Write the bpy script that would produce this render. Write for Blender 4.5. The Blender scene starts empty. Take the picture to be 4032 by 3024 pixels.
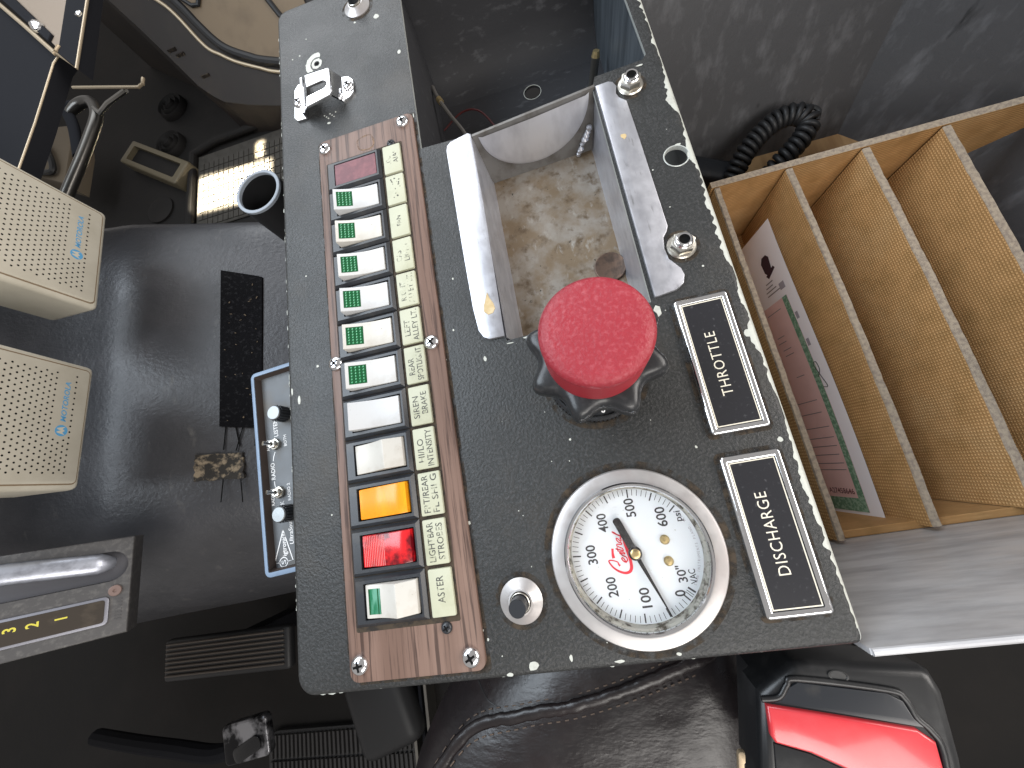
import bpy, bmesh, math, random
from mathutils import Matrix, Vector, noise as mnoise
from math import sin, cos, pi, radians, sqrt, hypot
random.seed(7)
sc = bpy.context.scene
COL = sc.collection
U = 0.001                                   # every dimension below is in millimetres

# ------------------------------------------------------------------ camera
cam = bpy.data.cameras.new('camera')
cam.sensor_width = 36.0
cam.lens = 1499.5 / 4032 * 36.0
cam.clip_start = 0.005
cam.clip_end = 50
cam_ob = bpy.data.objects.new('camera', cam)
COL.objects.link(cam_ob)
Rc = ((0.966806, 0.207577, 0.148987), (-0.168712, 0.956529, -0.237884), (-0.191889, 0.204852, 0.959799))
mw = Matrix(Rc).to_4x4()
mw.translation = Vector((125.93, -218.71, 191.27)) * U
cam_ob.matrix_world = mw
sc.camera = cam_ob

# ------------------------------------------------------------------ world, lamps, exposure
w = bpy.data.worlds.new('World')
sc.world = w
w.use_nodes = True
w.node_tree.nodes['Background'].inputs[0].default_value = (0.84, 0.80, 0.77, 1)
w.node_tree.nodes['Background'].inputs[1].default_value = 0.49
sc.view_settings.view_transform = 'Standard'
sc.view_settings.look = 'None'
sc.view_settings.exposure = 0.0
sc.view_settings.gamma = 1.0


def area(name, loc, target, sx, sy, watts, col, spread=180):
    l = bpy.data.lights.new(name, 'AREA')
    l.shape = 'RECTANGLE'
    l.size = sx * U
    l.size_y = sy * U
    l.energy = watts
    l.color = col
    l.spread = radians(spread)
    o = bpy.data.objects.new(name, l)
    COL.objects.link(o)
    loc = Vector(loc)
    o.location = loc * U
    o.rotation_euler = (Vector(target) - loc).to_track_quat('-Z', 'Y').to_euler()
    return o


area('windshield_light', (-900, 330, 1300), (120, -60, -60), 1400, 900, 19.0, (0.80, 0.90, 1.0), 130)
area('passenger_window_light', (-350, 1350, 850), (50, 0, -60), 1300, 700, 7, (0.92, 0.96, 1.0), 120)
area('driver_window_light', (450, -1300, 950), (180, -170, -60), 1100, 600, 8, (1.0, 0.96, 0.91), 120)
area('rear_window_light', (1300, -50, 620), (0, 20, -100), 1300, 600, 12, (1.0, 0.95, 0.9), 130)
area('sunbeam_light', (-725, 960, 1400), (-738, 770, -640), 255, 125, 6.5, (1.0, 0.88, 0.66), 1)
area('sunbeam_sliver_light', (-645, 1010, 1300), (-645, 875, -640), 22, 60, 0.25, (1.0, 0.86, 0.62), 1)

# ------------------------------------------------------------------ materials
MATS = {}


def mk(name, base, rough=0.5, metal=0.0, var=None, bump=None, spec=0.5, coat=0.0, trans=0.0, ior=1.45,
       rvar=None, emit=None, sss=0.0, wear=None, aniso=0.0):
    """var/wear=(colour, scale, (sx,sy,sz), lo, hi); bump=(scale,(s),strength,dist_mm)"""
    m = bpy.data.materials.new(name)
    m.use_nodes = True
    nt = m.node_tree
    b = nt.nodes['Principled BSDF']
    I = b.inputs
    I['Base Color'].default_value = (*base, 1)
    I['Roughness'].default_value = rough
    I['Metallic'].default_value = metal
    I['Specular IOR Level'].default_value = spec
    I['Coat Weight'].default_value = coat
    I['Coat Roughness'].default_value = 0.08
    I['Transmission Weight'].default_value = trans
    I['IOR'].default_value = ior
    if aniso:
        I['Anisotropic'].default_value = aniso
    if emit:
        I['Emission Color'].default_value = (*emit[0], 1)
        I['Emission Strength'].default_value = emit[1]
    if sss:
        I['Subsurface Weight'].default_value = sss
        I['Subsurface Radius'].default_value = (0.002, 0.0015, 0.001)
    tc = nt.nodes.new('ShaderNodeTexCoord')

    def noise(scale, st, detail=5, rough=0.6):
        mp = nt.nodes.new('ShaderNodeMapping')
        mp.inputs['Scale'].default_value = st
        nt.links.new(tc.outputs['Object'], mp.inputs[0])
        n = nt.nodes.new('ShaderNodeTexNoise')
        n.inputs['Scale'].default_value = scale
        n.inputs['Detail'].default_value = detail
        n.inputs['Roughness'].default_value = rough
        nt.links.new(mp.outputs[0], n.inputs['Vector'])
        return n.outputs['Fac']

    def ramp(src, lo, hi):
        r = nt.nodes.new('ShaderNodeMapRange')
        r.inputs['From Min'].default_value = lo
        r.inputs['From Max'].default_value = hi
        nt.links.new(src, r.inputs['Value'])
        return r.outputs['Result']
    cur = None
    layers = ([] if not var else ([var] if isinstance(var[1], (int, float)) else list(var)))
    if wear:
        layers.append(wear)
    for lay in layers:
        c2, s, st, lo, hi = lay
        f = ramp(noise(s, st), lo, hi)
        mx = nt.nodes.new('ShaderNodeMix')
        mx.data_type = 'RGBA'
        nt.links.new(f, mx.inputs['Factor'])
        if cur:
            nt.links.new(cur, mx.inputs['A'])
        else:
            mx.inputs['A'].default_value = (*base, 1)
        mx.inputs['B'].default_value = (*c2, 1)
        cur = mx.outputs['Result']
    if cur:
        nt.links.new(cur, I['Base Color'])
    if rvar:
        s, st, lo, hi = rvar
        r = nt.nodes.new('ShaderNodeMapRange')
        nt.links.new(noise(s, st), r.inputs['Value'])
        r.inputs['From Min'].default_value = 0.3
        r.inputs['From Max'].default_value = 0.7
        r.inputs['To Min'].default_value = lo
        r.inputs['To Max'].default_value = hi
        nt.links.new(r.outputs['Result'], I['Roughness'])
    if bump:
        bl = [bump] if isinstance(bump[0], (int, float)) else bump
        prev = None
        for (s, st, k, dmm) in bl:
            bn = nt.nodes.new('ShaderNodeBump')
            bn.inputs['Strength'].default_value = k
            bn.inputs['Distance'].default_value = dmm * U
            nt.links.new(noise(s, st, 4), bn.inputs['Height'])
            if prev:
                nt.links.new(prev, bn.inputs['Normal'])
            prev = bn.outputs['Normal']
        nt.links.new(prev, I['Normal'])
    MATS[name] = m
    return m


O3 = (1, 1, 1)
paint = mk('console_paint', (0.0155, 0.0165, 0.0165), 0.42,
           var=[((0.034, 0.034, 0.035), 720, O3, 0.48, 0.68), ((0.042, 0.036, 0.029), 14, O3, 0.55, 0.85)],
           bump=(720, O3, 0.8, 0.5), rvar=(25, O3, 0.36, 0.52))
bare = mk('bare_edge_metal', (0.46, 0.48, 0.46), 0.4, 0.35, var=((0.30, 0.32, 0.30), 160, (1, 0.15, 1), 0.5, 0.75),
          bump=(500, O3, 0.3, 0.15))
chipm = mk('primer_chip', (0.43, 0.44, 0.40), 0.55, 0.1, var=((0.36, 0.36, 0.33), 300, O3, 0.5, 0.7), bump=(500, O3, 0.4, 0.2))
wood = mk('walnut_laminate', (0.125, 0.075, 0.057), 0.5,
          var=[((0.185, 0.118, 0.093), 110, (1, 0.03, 1), 0.45, 0.75), ((0.052, 0.029, 0.022), 520, (1, 0.03, 1), 0.50, 0.62)],
          bump=(420, (1, 0.05, 1), 0.25, 0.15))
woodedge = mk('laminate_edge', (0.035, 0.02, 0.015), 0.7)
blackpl = mk('black_plastic', (0.018, 0.020, 0.024), 0.33, var=((0.05, 0.047, 0.043), 60, O3, 0.56, 0.8), bump=(700, O3, 0.1, 0.1))
blackrub = mk('black_rubber', (0.014, 0.014, 0.015), 0.5, bump=(300, O3, 0.2, 0.2))
whitepl = mk('white_plastic', (0.47, 0.468, 0.46), 0.38, var=((0.39, 0.372, 0.345), 90, O3, 0.55, 0.8), wear=((0.35, 0.32, 0.28), 420, O3, 0.70, 0.78))
greenl = mk('green_lens', (0.003, 0.065, 0.02), 0.15, coat=0.5)
greend = mk('green_lens_dot', (0.02, 0.21, 0.075), 0.15, coat=0.6)
greens = mk('green_lens_light', (0.10, 0.28, 0.20), 0.2, coat=0.5, var=((0.01, 0.13, 0.06), 300, (1, 0.2, 1), 0.45, 0.6))
amber = mk('amber_lens', (0.72, 0.25, 0.008), 0.34, coat=0.1, sss=0.35, var=((0.85, 0.38, 0.01), 60, (1, 0.2, 1), 0.45, 0.7))
redl = mk('red_lens', (0.55, 0.012, 0.016), 0.24, coat=0.2, var=((0.12, 0.004, 0.008), 110, O3, 0.47, 0.62))
maroonl = mk('maroon_lens', (0.10, 0.024, 0.034), 0.45, var=((0.16, 0.045, 0.055), 200, O3, 0.45, 0.7), bump=(500, O3, 0.15, 0.1))
cream = mk('cream_tile', (0.39, 0.395, 0.295), 0.48, var=((0.31, 0.315, 0.22), 70, O3, 0.52, 0.8))
grime = mk('grime', (0.045, 0.032, 0.02), 0.9, var=((0.015, 0.012, 0.01), 300, O3, 0.45, 0.65))
chrome = mk('chrome', (0.80, 0.81, 0.83), 0.08, 1.0, rvar=(300, O3, 0.05, 0.16))
steel = mk('plated_steel', (0.56, 0.54, 0.49), 0.3, 1.0, var=((0.42, 0.38, 0.32), 80, O3, 0.5, 0.75))
alu = mk('aluminium', (0.43, 0.415, 0.41), 0.38, 0.6, rvar=(250, O3, 0.30, 0.42), var=((0.36, 0.32, 0.31), 40, O3, 0.5, 0.8))
galv = mk('galvanised_sheet', (0.46, 0.465, 0.50), 0.40, 0.7, var=[((0.36, 0.365, 0.40), 130, (1, 0.35, 1), 0.42, 0.68), ((0.24, 0.24, 0.25), 420, (1, 0.2, 1), 0.62, 0.76)],
          rvar=(160, O3, 0.28, 0.46), bump=(420, (1, 0.4, 1), 0.12, 0.15))
galvfloor = mk('stained_galvanised_floor', (0.25, 0.225, 0.195), 0.5, 0.35,
               var=[((0.17, 0.125, 0.08), 38, O3, 0.40, 0.58), ((0.10, 0.068, 0.04), 110, O3, 0.52, 0.68), ((0.31, 0.29, 0.26), 160, (1, .5, 1), 0.58, 0.72), ((0.02, 0.017, 0.014), 190, O3, 0.66, 0.70)],
               bump=(260, O3, 0.3, 0.3), rvar=(90, O3, 0.36, 0.62))
brushed = mk('brushed_aluminium_wall', (0.60, 0.60, 0.615), 0.45, 0.3, var=((0.42, 0.42, 0.435), 60, (0.35, 1, 1.6), 0.38, 0.66),
             bump=(160, (0.25, 1, 2.2), 0.4, 0.3), rvar=(90, (0.3, 1, 1.5), 0.34, 0.52))
innermetal = mk('inner_sheet_metal', (0.26, 0.30, 0.34), 0.38, 0.8, var=((0.14, 0.165, 0.19), 110, (1, 1, 0.12), 0.4, 0.65), bump=(300, (1, 1, 0.1), 0.2, 0.2))
darkbin = mk('dark_bin_coating', (0.070, 0.070, 0.074), 0.5, var=[((0.13, 0.13, 0.138), 60, (1, 1, 0.4), 0.5, 0.72), ((0.014, 0.014, 0.015), 24, (1, 1, 0.25), 0.66, 0.72)],
             bump=[(70, (1, 1, 0.5), 0.35, 1.6), (320, O3, 0.3, 0.5)])
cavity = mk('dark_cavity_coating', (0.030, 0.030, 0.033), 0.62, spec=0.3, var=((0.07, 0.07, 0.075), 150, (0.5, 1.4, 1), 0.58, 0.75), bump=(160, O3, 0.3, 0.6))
dialw = mk('dial_white', (0.60, 0.62, 0.64), 0.5)
ink = mk('black_ink', (0.05, 0.05, 0.045), 0.6)
inkdial = mk('dial_ink', (0.045, 0.042, 0.042), 0.6)
redink = mk('red_ink', (0.62, 0.03, 0.045), 0.5)
brass = mk('brass', (0.60, 0.47, 0.24), 0.35, 0.85, var=((0.33, 0.25, 0.14), 400, O3, 0.5, 0.7))
gasket = mk('dirty_gasket', (0.34, 0.33, 0.29), 0.7, var=((0.06, 0.05, 0.035), 260, O3, 0.47, 0.6), bump=(500, O3, 0.5, 0.4))
glass = mk('gauge_glass', (1, 1, 1), 0.02, trans=1.0, ior=1.12, spec=0.4)
redpl = mk('red_grained_plastic', (0.26, 0.022, 0.033), 0.38, var=[((0.35, 0.075, 0.09), 600, O3, 0.5, 0.78), ((0.22, 0.015, 0.024), 30, O3, 0.45, 0.75)], bump=(560, O3, 0.9, 0.6), spec=0.4, rvar=(60, O3, 0.34, 0.52))
redside = mk('red_smooth_plastic', (0.32, 0.016, 0.027), 0.42, bump=(200, O3, 0.05, 0.2))
wheelpl = mk('black_wheel_plastic', (0.016, 0.017, 0.019), 0.32, bump=(700, O3, 0.25, 0.25), var=((0.035, 0.035, 0.037), 300, O3, 0.5, 0.75))
plateblk = mk('engraved_black', (0.014, 0.014, 0.017), 0.32, var=((0.06, 0.06, 0.065), 500, O3, 0.60, 0.76))
whiteink = mk('cream_engraving', (0.62, 0.58, 0.48), 0.55)
board = mk('hardboard', (0.57, 0.335, 0.14), 0.72, var=[((0.46, 0.27, 0.105), 60, O3, 0.42, 0.68), ((0.62, 0.40, 0.195), 16, O3, 0.5, 0.8), ((0.30, 0.17, 0.07), 220, O3, 0.66, 0.74)], bump=(120, O3, 0.1, 0.3))
boardedge = mk('hardboard_edge', (0.36, 0.29, 0.215), 0.85, var=((0.24, 0.19, 0.15), 320, O3, 0.42, 0.62), bump=(240, O3, 0.6, 0.8))
plywood = mk('plywood', (0.40, 0.24, 0.11), 0.65, var=((0.26, 0.14, 0.06), 40, (1, 0.1, 1), 0.45, 0.65))
vinyl = mk('black_vinyl', (0.042, 0.043, 0.048), 0.34, bump=[(190, O3, 0.6, 1.0), (9, O3, 0.25, 4)], var=[((0.062, 0.062, 0.068), 12, O3, 0.45, 0.75), ((0.10, 0.098, 0.096), 60, (1, .4, 1), 0.62, 0.8)], rvar=(15, O3, 0.28, 0.44))
velcro = mk('black_hook_fabric', (0.005, 0.005, 0.006), 0.95, spec=0.1, bump=(500, O3, 0.8, 0.8), var=((0.02, 0.02, 0.022), 220, O3, 0.55, 0.7))
leather = mk('maroon_black_leather', (0.011, 0.0085, 0.009), 0.30, bump=[(300, O3, 0.3, 0.4), (26, (1, 2.2, 1), 0.3, 3)], rvar=(60, O3, 0.25, 0.4), var=((0.017, 0.0115, 0.012), 20, O3, 0.45, 0.7))
stitch = mk('brown_stitching', (0.09, 0.062, 0.045), 0.7)
beige = mk('beige_plastic', (0.55, 0.515, 0.43), 0.48, var=((0.46, 0.425, 0.345), 25, O3, 0.45, 0.8), bump=(600, O3, 0.12, 0.15))
beigedk = mk('beige_groove', (0.22, 0.16, 0.10), 0.7)
hole = mk('hole_black', (0.006, 0.006, 0.006), 0.9, spec=0.1)
bluel = mk('blue_print', (0.10, 0.33, 0.58), 0.5)
bluerim = mk('blue_grey_case', (0.17, 0.235, 0.33), 0.42, var=((0.13, 0.18, 0.25), 60, O3, 0.5, 0.75))
iface = mk('intercom_face', (0.085, 0.092, 0.10), 0.45, var=((0.11, 0.10, 0.085), 40, O3, 0.5, 0.75), rvar=(40, O3, 0.36, 0.55))
whitep = mk('white_print', (0.72, 0.72, 0.72), 0.55)
rustbr = mk('brown_inner_case', (0.045, 0.033, 0.028), 0.6)
gearplate = mk('cast_gear_plate', (0.07, 0.067, 0.067), 0.5, 0.2, var=((0.12, 0.115, 0.11), 200, O3, 0.5, 0.72), bump=(500, O3, 0.3, 0.3))
levermet = mk('worn_lever_metal', (0.42, 0.44, 0.50), 0.36, 0.75, var=((0.28, 0.29, 0.33), 120, (0.3, 1, 1), 0.45, 0.65))
yellowp = mk('yellow_print', (0.55, 0.48, 0.06), 0.55)
brownwin = mk('dirty_selector_window', (0.040, 0.032, 0.025), 0.28, var=((0.075, 0.06, 0.045), 60, O3, 0.5, 0.75))
copper = mk('dull_copper', (0.24, 0.17, 0.15), 0.42, 0.6)
coinm = mk('coin_bronze', (0.13, 0.085, 0.062), 0.5, 0.6, bump=(420, O3, 0.5, 0.3), var=((0.07, 0.05, 0.04), 200, O3, 0.45, 0.65))
floorm = mk('cab_floor_rubber', (0.009, 0.0082, 0.0078), 0.7, spec=0.25, bump=(90, O3, 0.3, 1.2), var=((0.014, 0.012, 0.011), 6, O3, 0.45, 0.75))
floormat = mk('dusty_mat', (0.045, 0.041, 0.035), 0.75, var=((0.03, 0.027, 0.022), 60, O3, 0.45, 0.7))
doorbr = mk('brown_door_trim', (0.016, 0.012, 0.010), 0.6, var=((0.024, 0.018, 0.014), 10, O3, 0.45, 0.75), bump=(120, O3, 0.2, 0.8))
tanp = mk('tan_panel', (0.17, 0.125, 0.078), 0.6, var=((0.10, 0.072, 0.045), 9, O3, 0.45, 0.75))
tanedge = mk('tan_edge_metal', (0.36, 0.29, 0.20), 0.4, 0.4)
darkmetal = mk('dark_bracket_metal', (0.012, 0.0125, 0.015), 0.8, 0.0, spec=0.06, bump=(300, O3, 0.15, 0.3))
dullsteel = mk('dull_dark_steel', (0.24, 0.23, 0.21), 0.32, 0.9)
redbtn = mk('red_release_button', (0.52, 0.04, 0.05), 0.24, coat=0.4, var=((0.52, 0.02, 0.028), 40, O3, 0.45, 0.7))
bucklepl = mk('buckle_plastic', (0.009, 0.0095, 0.0105), 0.34, bump=(500, O3, 0.15, 0.2), var=((0.026, 0.026, 0.026), 60, O3, 0.54, 0.78))
webbing = mk('black_webbing', (0.012, 0.012, 0.014), 0.8)
paper = mk('white_paper', (0.88, 0.85, 0.88), 0.75)
pinkp = mk('pink_certificate', (0.80, 0.55, 0.53), 0.75, var=((0.73, 0.49, 0.47), 60, O3, 0.45, 0.8))
greenp = mk('green_scroll_border', (0.14, 0.28, 0.18), 0.75, var=((0.30, 0.45, 0.33), 330, O3, 0.48, 0.56))
greyprint = mk('grey_print', (0.25, 0.22, 0.23), 0.75)
crestp = mk('maroon_crest_print', (0.045, 0.02, 0.03), 0.7)
adhesive = mk('adhesive_residue', (0.02, 0.017, 0.014), 0.7, var=((0.24, 0.19, 0.13), 90, O3, 0.50, 0.62), bump=(150, O3, 0.8, 1.2))
wirered = mk('red_wire', (0.06, 0.008, 0.008), 0.5)
wiregrey = mk('grey_wire', (0.09, 0.085, 0.08), 0.5)
glue = mk('dried_glue', (0.44, 0.33, 0.17), 0.35, var=((0.56, 0.47, 0.30), 120, O3, 0.45, 0.7))


def add_cross_weave(m):
    """woven press marks of the hardboard back: two crossed waves as relief and tone"""
    nt = m.node_tree
    b = nt.nodes['Principled BSDF']
    tc = nt.nodes.new('ShaderNodeTexCoord')
    acc = None
    for d in ('Y', 'Z'):
        wv = nt.nodes.new('ShaderNodeTexWave')
        wv.bands_direction = d
        wv.inputs['Scale'].default_value = 122
        wv.inputs['Distortion'].default_value = 1.6
        wv.inputs['Detail'].default_value = 1
        wv.inputs['Detail Scale'].default_value = 0.6
        nt.links.new(tc.outputs['Object'], wv.inputs['Vector'])
        if acc is None:
            acc = wv.outputs['Fac']
        else:
            mu = nt.nodes.new('ShaderNodeMath')
            mu.operation = 'MULTIPLY'
            nt.links.new(acc, mu.inputs[0])
            nt.links.new(wv.outputs['Fac'], mu.inputs[1])
            acc = mu.outputs[0]
    bn = nt.nodes.new('ShaderNodeBump')
    bn.inputs['Strength'].default_value = 0.6
    bn.inputs['Distance'].default_value = 0.9 * U
    nt.links.new(acc, bn.inputs['Height'])
    nt.links.new(bn.outputs['Normal'], b.inputs['Normal'])
    old = b.inputs['Base Color'].links[0].from_socket
    mx = nt.nodes.new('ShaderNodeMix')
    mx.data_type = 'RGBA'
    mx.blend_type = 'MULTIPLY'
    mr = nt.nodes.new('ShaderNodeMapRange')
    mr.inputs['To Min'].default_value = 0.85
    mr.inputs['To Max'].default_value = 0.0
    nt.links.new(acc, mr.inputs['Value'])
    nt.links.new(mr.outputs[0], mx.inputs['Factor'])
    nt.links.new(old, mx.inputs['A'])
    mx.inputs['B'].default_value = (0.50, 0.44, 0.36, 1)
    nt.links.new(mx.outputs['Result'], b.inputs['Base Color'])


add_cross_weave(board)


def worn(m, lo, hi, scale):
    """print that has rubbed off in places"""
    m2 = m.copy()
    nt = m2.node_tree
    out = nt.nodes['Material Output']
    b = nt.nodes['Principled BSDF']
    tc = nt.nodes.new('ShaderNodeTexCoord')
    n = nt.nodes.new('ShaderNodeTexNoise')
    n.inputs['Scale'].default_value = scale
    n.inputs['Detail'].default_value = 3
    nt.links.new(tc.outputs['Object'], n.inputs['Vector'])
    r = nt.nodes.new('ShaderNodeMapRange')
    r.inputs['From Min'].default_value = lo
    r.inputs['From Max'].default_value = hi
    nt.links.new(n.outputs['Fac'], r.inputs['Value'])
    t = nt.nodes.new('ShaderNodeBsdfTransparent')
    mx = nt.nodes.new('ShaderNodeMixShader')
    nt.links.new(r.outputs[0], mx.inputs[0])
    nt.links.new(b.outputs[0], mx.inputs[1])
    nt.links.new(t.outputs[0], mx.inputs[2])
    nt.links.new(mx.outputs[0], out.inputs['Surface'])
    return m2


inkworn = worn(ink, 0.47, 0.66, 330)
inkvworn = worn(ink, 0.38, 0.54, 330)


# ------------------------------------------------------------------ mesh helpers
class MB:
    def __init__(s):
        s.v = []
        s.f = []
        s.mi = []
        s.M = None
        s.m = 0

    def add(s, vs, fs):
        b = len(s.v)
        for p in vs:
            p = Vector(p)
            s.v.append(s.M @ p if s.M else p)
        for f in fs:
            s.f.append([b + i for i in f])
            s.mi.append(s.m)
        return s

    def box(s, x0, x1, y0, y1, z0, z1, bev=0.0, seg=2):
        bm = bmesh.new()
        bmesh.ops.create_cube(bm, size=1)
        for v in bm.verts:
            v.co = Vector(((x0 + x1) / 2 + v.co.x * (x1 - x0), (y0 + y1) / 2 + v.co.y * (y1 - y0), (z0 + z1) / 2 + v.co.z * (z1 - z0)))
        if bev:
            bmesh.ops.bevel(bm, geom=bm.edges[:], offset=bev, segments=seg, affect='EDGES', profile=0.5)
        return s.bm(bm)

    def bm(s, bm):
        bm.verts.index_update()
        s.add([v.co.copy() for v in bm.verts], [[v.index for v in f.verts] for f in bm.faces])
        bm.free()
        return s

    def prism(s, poly, z0, z1, bev=0.0, seg=2, holes=(), draft=0.0):
        """poly in xy, extruded z0..z1, rounded top edge by inset rings"""
        bm = bmesh.new()
        if sum(poly[i][0] * poly[(i + 1) % len(poly)][1] - poly[(i + 1) % len(poly)][0] * poly[i][1] for i in range(len(poly))) < 0:
            poly = poly[::-1]
        n = len(poly)
        rings = [(0, z0)]
        if bev:
            for k in range(seg + 1):
                a = k / seg * pi / 2
                rings.append((bev * (1 - cos(a)), z1 - bev + bev * sin(a)))
        else:
            rings.append((0, z1))
        rv = [[bm.verts.new((*q, z)) for q in inset(poly, d)] for d, z in rings]
        for a, b in zip(rv[:-1], rv[1:]):
            for i in range(n):
                bm.faces.new((a[i], a[(i + 1) % n], b[(i + 1) % n], b[i]))
        bm.faces.new(list(reversed(rv[0]))) if not holes else None
        if holes:
            eds = [bm.edges.get((rv[-1][i], rv[-1][(i + 1) % n])) for i in range(n)]
            for h in holes:
                m = len(h)
                ht = [bm.verts.new((*q, z1)) for q in h]
                hb = [bm.verts.new((*q, z0)) for q in h]
                for i in range(m):
                    bm.faces.new((ht[i], ht[(i + 1) % m], hb[(i + 1) % m], hb[i]))
                eds += [bm.edges.get((ht[i], ht[(i + 1) % m])) for i in range(m)]
            bmesh.ops.triangle_fill(bm, edges=eds, use_beauty=True, normal=(0, 0, 1))
            bmesh.ops.recalc_face_normals(bm, faces=bm.faces[:])
        else:
            bm.faces.new(rv[-1])
        return s.bm(bm)

    def lathe(s, prof, n=32, c=(0, 0), cap=True):
        vs, fs = [], []
        for r, z in prof:
            for i in range(n):
                a = 2 * pi * i / n
                vs.append((c[0] + r * cos(a), c[1] + r * sin(a), z))
        for k in range(len(prof) - 1):
            for i in range(n):
                j = (i + 1) % n
                fs.append((k * n + i, k * n + j, k * n + n + j, k * n + n + i))
        if cap:
            if prof[0][0] > 1e-4:
                fs.append(tuple(reversed(range(n))))
            if prof[-1][0] > 1e-4:
                fs.append(tuple(range((len(prof) - 1) * n, len(prof) * n)))
        return s.add(vs, fs)

    def tube(s, path, r, n=10, closed=False, cap=True, flat=1.0):
        P = [Vector(p) for p in path]
        R = r if isinstance(r, (list, tuple)) else [r] * len(P)
        up = None
        vs, fs = [], []
        L = len(P)
        for i, p in enumerate(P):
            t = (P[(i + 1) % L] - P[i - 1]) if closed else (P[min(i + 1, L - 1)] - P[max(i - 1, 0)])
            t.normalize()
            if up is None:
                up = Vector((0, 0, 1)) if abs(t.z) < 0.9 else Vector((1, 0, 0))
            sd = t.cross(up)
            if sd.length < 1e-6:
                sd = t.cross(Vector((0.3, 0.9, 0.1)))
            sd.normalize()
            up = sd.cross(t).normalized()
            for k in range(n):
                a = 2 * pi * k / n
                vs.append(p + sd * cos(a) * R[i] + up * sin(a) * R[i] * flat)
        m = L if closed else L - 1
        for i in range(m):
            j = (i + 1) % L
            for k in range(n):
                q = (k + 1) % n
                fs.append((i * n + k, i * n + q, j * n + q, j * n + k))
        if cap and not closed:
            fs.append(tuple(reversed(range(n))))
            fs.append(tuple(range((L - 1) * n, L * n)))
        return s.add(vs, fs)

    def grid(s, fn, nu, nv, flip=False):
        vs = [fn(i / nu, j / nv) for j in range(nv + 1) for i in range(nu + 1)]
        fs = []
        for j in range(nv):
            for i in range(nu):
                a = j * (nu + 1) + i
                q = (a, a + 1, a + nu + 2, a + nu + 1)
                fs.append(q[::-1] if flip else q)
        return s.add(vs, fs)

    def build(s, name, mats, parent=None, smooth=35, origin=None):
        o0 = Vector(origin) if origin is not None else (WORLD.get(parent.name, Vector()) if parent else Vector())
        me = bpy.data.meshes.new(name)
        inv = ORIENT.get(parent.name) if parent else None
        vv = [(p - o0) for p in s.v]
        me.from_pydata([tuple(p * U) for p in vv], [], s.f)
        ms = mats if isinstance(mats, (list, tuple)) else [mats]
        for m in ms:
            me.materials.append(m)
        if len(ms) > 1:
            for p, i in zip(me.polygons, s.mi):
                p.material_index = i
        if smooth:
            for p in me.polygons:
                p.use_smooth = True
            me.set_sharp_from_angle(angle=radians(smooth))
        me.update()
        o = bpy.data.objects.new(name, me)
        COL.objects.link(o)
        if parent:
            o.parent = parent
            if origin is not None:
                o.location = (Vector(origin) - WORLD[parent.name]) * U
            WORLD[o.name] = o0
        else:
            o.location = o0 * U
            WORLD[o.name] = o0
        return o


WORLD = {}
ORIENT = {}


def inset(poly, d):
    if abs(d) < 1e-9:
        return [tuple(p) for p in poly]
    n = len(poly)
    out = []
    for i in range(n):
        p0 = Vector(poly[i - 1])
        p1 = Vector(poly[i])
        p2 = Vector(poly[(i + 1) % n])
        e1 = (p1 - p0).normalized()
        e2 = (p2 - p1).normalized()
        n1 = Vector((-e1.y, e1.x))
        n2 = Vector((-e2.y, e2.x))
        b = n1 + n2
        k = max(0.3, 1 + n1.dot(n2))
        q = p1 + b * (d / k)
        out.append((q.x, q.y))
    return out


def rrect(x0, x1, y0, y1, r, n=5):
    out = []
    for cx, cy, a0 in ((x1 - r, y0 + r, -90), (x1 - r, y1 - r, 0), (x0 + r, y1 - r, 90), (x0 + r, y0 + r, 180)):
        for k in range(n + 1):
            a = radians(a0 + 90 * k / n)
            out.append((cx + r * cos(a), cy + r * sin(a)))
    return out


def circle(cx, cy, r, n=24, a0=0.0):
    return [(cx + r * cos(a0 + 2 * pi * i / n), cy + r * sin(a0 + 2 * pi * i / n)) for i in range(n)]


def smoothpath(pts, n=8, closed=False):
    P = [Vector(p) for p in pts]
    out = []
    L = len(P)
    rng = range(L if closed else L - 1)
    for i in rng:
        if closed:
            p0, p1, p2, p3 = P[i - 1], P[i], P[(i + 1) % L], P[(i + 2) % L]
        else:
            p0, p1, p2, p3 = P[max(i - 1, 0)], P[i], P[i + 1], P[min(i + 2, L - 1)]
        for k in range(n):
            t = k / n
            out.append(0.5 * ((2 * p1) + (p2 - p0) * t + (2 * p0 - 5 * p1 + 4 * p2 - p3) * t * t + (3 * p1 - p0 - 3 * p2 + p3) * t ** 3))
    if not closed:
        out.append(P[-1])
    return out


def thing(name, loc, label, cat, group=None, kind=None):
    o = bpy.data.objects.new(name, None)
    o.empty_display_size = 0.01
    COL.objects.link(o)
    o.location = Vector(loc) * U
    WORLD[o.name] = Vector(loc)
    return tag(o, label, cat, group, kind)


def tag(o, label=None, cat=None, group=None, kind=None):
    if label:
        o['label'] = label
    if cat:
        o['category'] = cat
    if group:
        o['group'] = group
    if kind:
        o['kind'] = kind
    return o


_tc = {}


def glyphs(txt, bold=0.0, spacing=1.0):
    key = (txt, bold, spacing)
    if key in _tc:
        return _tc[key]
    cu = bpy.data.curves.new('tmp', 'FONT')
    cu.body = txt
    cu.size = 1.0
    cu.offset = bold
    cu.space_character = spacing
    cu.resolution_u = 3
    ob = bpy.data.objects.new('tmp', cu)
    COL.objects.link(ob)
    dg = bpy.context.evaluated_depsgraph_get()
    me = ob.evaluated_get(dg).to_mesh()
    vs = [v.co.copy() for v in me.vertices]
    fs = [list(p.vertices) for p in me.polygons]
    bpy.data.objects.remove(ob)
    bpy.data.curves.remove(cu)
    _tc[key] = (vs, fs)
    return _tc[key]


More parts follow.
